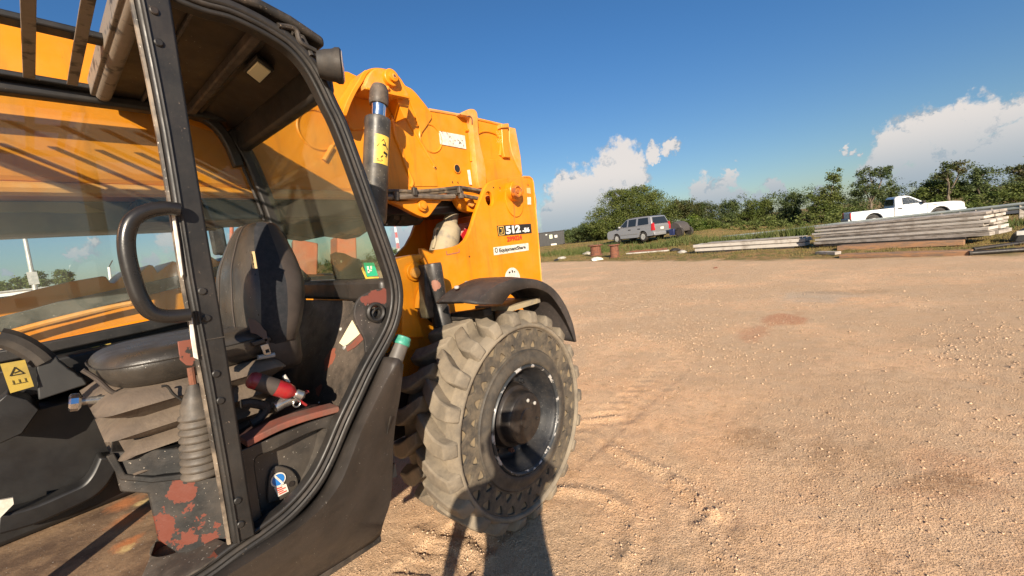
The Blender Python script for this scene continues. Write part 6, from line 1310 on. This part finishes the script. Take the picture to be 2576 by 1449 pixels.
# guardrail along the road
def guardrail():
    pts = [PD((1680,607),36), PD((1800,597),34), PD((1880,589),32.5), PD((1990,577),31), PD((2060,568),30), PD((2300,541),28.5), PD((2420,528.5),28), PD((2500,520),27.6), PD((2640,504),27)]
    t = thing('guardrail', 'long galvanised steel guardrail running along the road behind the board stacks', 'guardrail', gz(pts[4])); P = spl([p-t.location for p in pts], 4)
    mb = MB(); prof = [(-.03,-.15),(.03,-.10),(.03,-.06),(-.03,0),(.03,.06),(.03,.10),(-.03,.15),(-.045,.15),(.012,.08),(-.045,0),(.012,-.08),(-.045,-.15)]
    mb.tube([p-Vector((0,0,.10)) for p in P], 0, prof=prof); mb.build('rail', mat('weathered_guardrail', (.36,.40,.38), .5, metal=.3, col2=(.48,.50,.46), scale=2), t, local=True)
    for p in P[::2]:
        z = hz(p.x+t.location.x, p.y+t.location.y)-t.location.z; mb = MB(); mb.box((p.x+.08,p.y,(p.z+z)/2-.1), (.12,.15,p.z-z+.15)); mb.build('post', 'wood_grey', t, local=True)
guardrail()
# road sheet behind the rail
mb = MB(); rd = []
for y in np.linspace(-60, 1, 32):
    x = 31+ .05*y+.05*max(0,y-2)**2; z0 = max(hz(x+k, y) for k in (0,2,4,7)); rd.append([V(x,y,z0+.05), V(x+7.5,y,z0+.05)])
mb.grid(rd); ro = mb.build('road', mat('grey_asphalt', (.06,.058,.055), .9, col2=(.09,.085,.08), scale=3)); tag(ro, kind='structure')
# white cars / pale things seen in gaps beyond the trees
# black roll-off container
def container():
    a, b = PD((1352,625), 52), PD((1419,622), 52); c = gz((a+b)/2); d = b-a; h = PD((1385,584),52).z-c.z; t = thing('dark_container', 'charcoal box container with pale papers on its side, left of the far trees', 'container', c, math.atan2(d.y,d.x)); L_ = math.hypot(d.x,d.y)
    mb = MB(); mb.box((0,1.2,h/2),(L_*1.1,2.4,h)); mb.build('box_body', 'darkbox', t, local=True, bevel=.02)
    mb = MB(); mb.box((0,1.2,h+.03),(L_*1.13,2.5,.08)); mb.build('roof_edge', 'rubber', t, local=True)
    for i in range(9): mb = MB(); mb.box((L_*(-.5+i/8),-.02,h/2),(.05,.05,h-.1)); mb.build('side_rib', 'darkbox', t, local=True)
    s = L_/88
    for u, v, w_, h_, m_ in ((180,728,30,20,'galv'),(245,755,55,75,mat('pale_green_paper',(.5,.55,.4),.6)),(318,750,50,50,'galv'),(280,880,100,60,'sticker_white')):
        p = PD(K('cB',u,v),52); lx = (p-c).dot(d.normalized()); mb = MB(); mb.box((lx,-.06,p.z-c.z),(w_/4.155/1.4*52/1023*.8,.03,h_/4.155/1.4*52/1023*.75)); mb.build('paper_notice', m_, t, local=True)
container()
# lattice mast far away, red and white
def mast():
    c = PD((1004,640), 190); t = thing('radio_mast', 'far red and white lattice mast seen through the gap in the tower', 'mast', (c.x,c.y,0)); top = PD((1002,556),190).z
    r = mat('mast_red', (.55,.08,.05), .6); n = 7; H = top; ax = .9
    for i in range(n):
        z0, z1 = H*i/n, H*(i+1)/n; m_ = r if i%2==0 else 'white'; mb = MB(); w0, w1 = .55*(1-z0/H*.7), .55*(1-z1/H*.7)
        for sx,sy in ((1,1),(1,-1),(-1,1),(-1,-1)): mb.beam(V(sx*w0,sy*w0,z0),V(sx*w1,sy*w1,z1),.12,.12)
        for k in range(2): za, zb_ = z0+(z1-z0)*k/2, z0+(z1-z0)*(k+1)/2; mb.beam(V(-w0,-w0,za),V(w1,-w1,zb_),.07,.07); mb.beam(V(-w0,w0,za),V(-w1,-w1,zb_),.07,.07); mb.beam(V(w0,-w0,za),V(-w1,-w1,zb_),.07,.07)
        mb.build('lattice_section', m_, t, local=True)
mast()
# white utility pole and fence posts seen through the side window
c = PD((88,740),45); t = thing('utility_pole', 'tall white pole seen through the cab side window', 'pole', (c.x,c.y,0)); mb = MB(); tp = PD((62,585),45); mb.tube([V(0,0,0), V(tp.x-c.x, tp.y-c.y, tp.z+1.5)], [.16,.10], 10); mb.build('shaft', 'galv', t, local=True); mb = MB(); q = PD((83,700),45)-t.location; mb.box(q,(.5,.3,.9)); mb.build('transformer', 'galv', t, local=True)
c = PD((275,712),22); t = thing('mirror_post', 'short white post with a thin rod beyond the engine bonnet', 'post', (c.x,c.y,0)); P_ = [PD(p,22)-t.location for p in ((280,720),(274,672),(283,655))]
mb = MB(); mb.tube([V(P_[0].x,P_[0].y,0),P_[0],P_[1]],.045,8); mb.build('shaft','white',t,local=True); mb = MB(); mb.tube([P_[1],P_[2]],.02,6); mb.build('rod','rubber',t,local=True)
c = PD((45,738),58); t = thing('site_cabin', 'small white cabin below the tree seen through the cab side window', 'cabin', (c.x,c.y,0)); zz = PD((45,732),58).z
mb = MB(); mb.box((0,0,zz/2),(4.2,2.4,zz)); mb.build('wall','white',t,local=True); mb = MB(); mb.box((0,0,zz+.05),(4.5,2.7,.12)); mb.build('roof','galv',t,local=True); mb = MB(); mb.box((-.8,-1.21,zz*.75),(.8,.05,.5)); mb.build('window','dark_glass',t,local=True)
# orange machine standing behind the telehandler, seen through the rear glass
def orange_machine():
    D = 8.5; o = PD((700,640),D); t = thing('orange_machine', 'faded orange-red machine with dark cab standing behind the telehandler', 'machine', (o.x,o.y,0)); L0 = t.location
    def P(p, d=D): return PD(p, d)-L0
    def slab(nm, pts, m_, th=1.2, d=D): mb = MB(); a = [P(p,d) for p in pts]; dirv = V(o.x,o.y,0).normalized(); mb.prism(a, dirv*th); return mb.build(nm, m_, t, local=True, bevel=.02)
    slab('side_panel', [(737,600),(800,612),(798,700),(737,700)], 'redorange')
    slab('bonnet', [(848,592),(896,590),(898,660),(848,662)], 'redorange')
    slab('front_hood', [(560,665),(580,640),(612,622),(650,620),(650,700),(560,700)], 'redorange')
    slab('chassis', [(560,690),(900,690),(900,900),(560,900)], 'hub', 1.6)
    slab('cab', [(618,560),(690,555),(700,640),(618,640)], 'glass_rear', .1)
    mb = MB(); mb.tube([P((583,560)),P((582,650))],.03,8); mb.build('cab_pillar','redorange',t,local=True)
    mb = MB(); mb.tube([P((640,540)),P((640,640))],.05,8); mb.tube([P((600,545)),P((720,535))],.05,8); mb.build('cab_frame','hub',t,local=True)
    mb = MB(); q = P((548,600),6.5); mb.box(q,(.16,.10,.42)); mb.build('mirror','rubber',t,local=True,bevel=.03); mb = MB(); mb.tube([q+V(0,0,-.2), P((590,640))],.02,6); mb.build('mirror_arm','rubber',t,local=True)
    for x in (-.9, 1.2):
        mb = MB(); mb.lathe([(.35,0),(.6,.03),(.62,.1),(.62,.4),(.5,.45)], V(x,-.4,.62),(0,1,0),24); mb.build('wheel','rubber',t,local=True)
orange_machine()

# ================================================================== THE PHOTOGRAPHER
def person():
    fwd = V(.755,.646,0).normalized(); rt = V(fwd.y,-fwd.x,0); base = -fwd*.50-rt*.06; base.z = 0
    t = thing('person', 'person in grey shirt and navy trousers holding up a phone to take the picture', 'person', base, 0)
    def W(r, f, z): return rt*r+fwd*f+V(0,0,z)
    J = {}; bm_v = []; rad = []; ed = []
    def v(name, r, f, z, rx): J[name] = len(bm_v); bm_v.append(W(r,f,z)); rad.append(rx)
    v('pelvis',0,0,.95,.165); v('waist',0,.0,1.10,.15); v('chest',0,.01,1.32,.19); v('neckb',0,.0,1.50,.085); v('neck',0,.02,1.57,.060); v('headl',0,.04,1.62,.085); v('head',0,.04,1.71,.098); v('headt',0,.03,1.79,.06)
    for s, n in ((-1,'l'),(1,'r')):
        v('sh'+n, s*.21,.0,1.46,.078)
        if s < 0: v('el'+n, -.33,-.01,1.20,.052); v('wr'+n, -.375,.06,.98,.036); v('hd'+n, -.38,.085,.90,.038)
        else: v('el'+n, .27,.17,1.36,.05); v('wr'+n, .10,.41,1.47,.030); v('hd'+n, .09,.455,1.53,.032)
        v('hip'+n, s*.10,0,.90,.11); v('kn'+n, s*.12,.02,.50,.07); v('an'+n, s*.13,-.01,.09,.045); v('to'+n, s*.15,.15,.04,.042)
    E_ = [('pelvis','waist'),('waist','chest'),('chest','neckb'),('neckb','neck'),('neck','headl'),('headl','head'),('head','headt')]
    for n in 'lr': E_ += [('chest','sh'+n),('sh'+n,'el'+n),('el'+n,'wr'+n),('wr'+n,'hd'+n),('pelvis','hip'+n),('hip'+n,'kn'+n),('kn'+n,'an'+n),('an'+n,'to'+n)]
    me = bpy.data.meshes.new('body'); me.from_pydata(bm_v, [(J[a],J[b]) for a, b in E_], [])
    for m_ in ('cloth_grey','cloth_blue','skin','hair'): me.materials.append(M[m_])
    o = bpy.data.objects.new('tmp', me); COL.objects.link(o); sk = o.modifiers.new('s','SKIN'); sk.use_smooth_shade = True; sb = o.modifiers.new('d','SUBSURF'); sb.levels = 2
    for i, r in enumerate(rad): me.skin_vertices[0].data[i].radius = (r, r*(.82 if i in (J['chest'],J['waist'],J['pelvis']) else 1)); me.skin_vertices[0].data[i].use_root = (i == 0)
    dg = bpy.context.evaluated_depsgraph_get(); m2 = bpy.data.meshes.new_from_object(o.evaluated_get(dg)); bpy.data.objects.remove(o); m2.materials.clear()
    for m_ in ('cloth_grey','cloth_blue','skin','hair'): m2.materials.append(M[m_])
    for p in m2.polygons:
        c = p.center; f = c.dot(fwd)
        p.material_index = 0 if c.z > .98 else 1
        if c.dot(rt) < -.33 and c.z < 1.15: p.material_index = 2
        if c.z > 1.51 and abs(c.dot(rt)) < .14 and f < .2: p.material_index = 3 if (c.z > 1.76 or (f < .03 and c.z > 1.58)) else 2
        if f > .27: p.material_index = 2
        if c.z < .085: p.material_index = 3
    b = finish('body', m2, t, angle=180)
    # face
    mb = MB(); mb.lathe([(.012,-.02),(.010,.01),(.002,.022)], W(0,.125,1.675), fwd-V(0,0,.3), 8); mb.build('nose','skin',t,local=True)
    for s in (-1,1):
        mb = MB(); mb.lathe([(.001,.006),(.009,.003),(.010,0)], W(s*.032,.125,1.712), fwd, 10); mb.build('eye','ink',t,local=True)
        mb = MB(); mb.lathe([(.02,0),(.028,.006),(.02,.012)], W(s*.098,.03,1.69), rt*s, 10); mb.build('ear','skin',t,local=True)
        # fingers curled round the phone
        if s < 0:
            for k, l in enumerate((.065,.075,.070,.055)):
                a = W(-.385+.0,.075+.018*k,.885); mb = MB(); mb.tube(spl([a, a+rt*.006-V(0,0,l*.6), a+rt*.018-V(0,0,l)],3),[.010,.0098,.0095,.009,.0088,.0085,.008],8); mb.build('finger','skin',t,local=True)
            mb = MB(); a = W(-.365,.115,.91); mb.tube(spl([a, a+fwd*.012-V(0,0,.03), a+fwd*.008-V(0,0,.055)],3),[.012,.012,.011,.011,.010,.0095,.009],8); mb.build('thumb','skin',t,local=True); continue
        for k, (l, z) in enumerate(((.034,.045),(.038,.025),(.036,.005),(.030,-.015))):
            a = W(s*.075+.02,.455,1.535+z); q = [a, a+rt*(s*.012)+fwd*.022, a+rt*(-s*.010)+fwd*(.030)]; mb = MB(); mb.tube(spl(q,3),[.009,.0088,.0085,.0082,.008,.0075,.007],8); mb.build('finger','skin',t,local=True)
        mb = MB(); a = W(s*.065+.02,.45,1.54); mb.tube(spl([a, a+rt*(-s*.02)-fwd*.008+V(0,0,.02), a+rt*(-s*.035)-fwd*.004+V(0,0,.03)],3),[.011,.011,.010,.010,.009,.009,.008],8); mb.build('thumb','skin',t,local=True)
    ph = thing('phone', 'black phone held up in the right hand of the photographer', 'phone', V(0,0,1.655))
    mb = MB(); mb.box(V(0,0,0)-fwd*.035, (.009,.15,.072), Matrix((fwd,rt,V(0,0,1))).transposed()); mb.build('phone_body','ink',ph,local=True,bevel=.003)
person()
# undergrowth between the road and the trees: nobody could count the bushes
def undergrowth():
    rnd = random.Random(11); vs, fs = [], []; bl = []
    for i in range(60):
        y = -20+i*.85; D = 42+rnd.uniform(-1.5, 2)+max(0, y-6)*.25; h = rnd.uniform(.45, 1.0); bl.append((Vector((D, y, hz(D, y)+h*.4)), Vector((1.3, 1.3, h))))
    blob_leaves(bl, 26000, .09, rnd, vs, fs); me = bpy.data.meshes.new('undergrowth'); me.from_pydata([tuple(v) for v in vs], [], fs); me.materials.append(M['leaf']); o = finish('undergrowth', me, None, smooth=False)
    tag(o, 'continuous low green undergrowth along the far side of the road under the trees', 'bushes', None, 'stuff')
undergrowth()
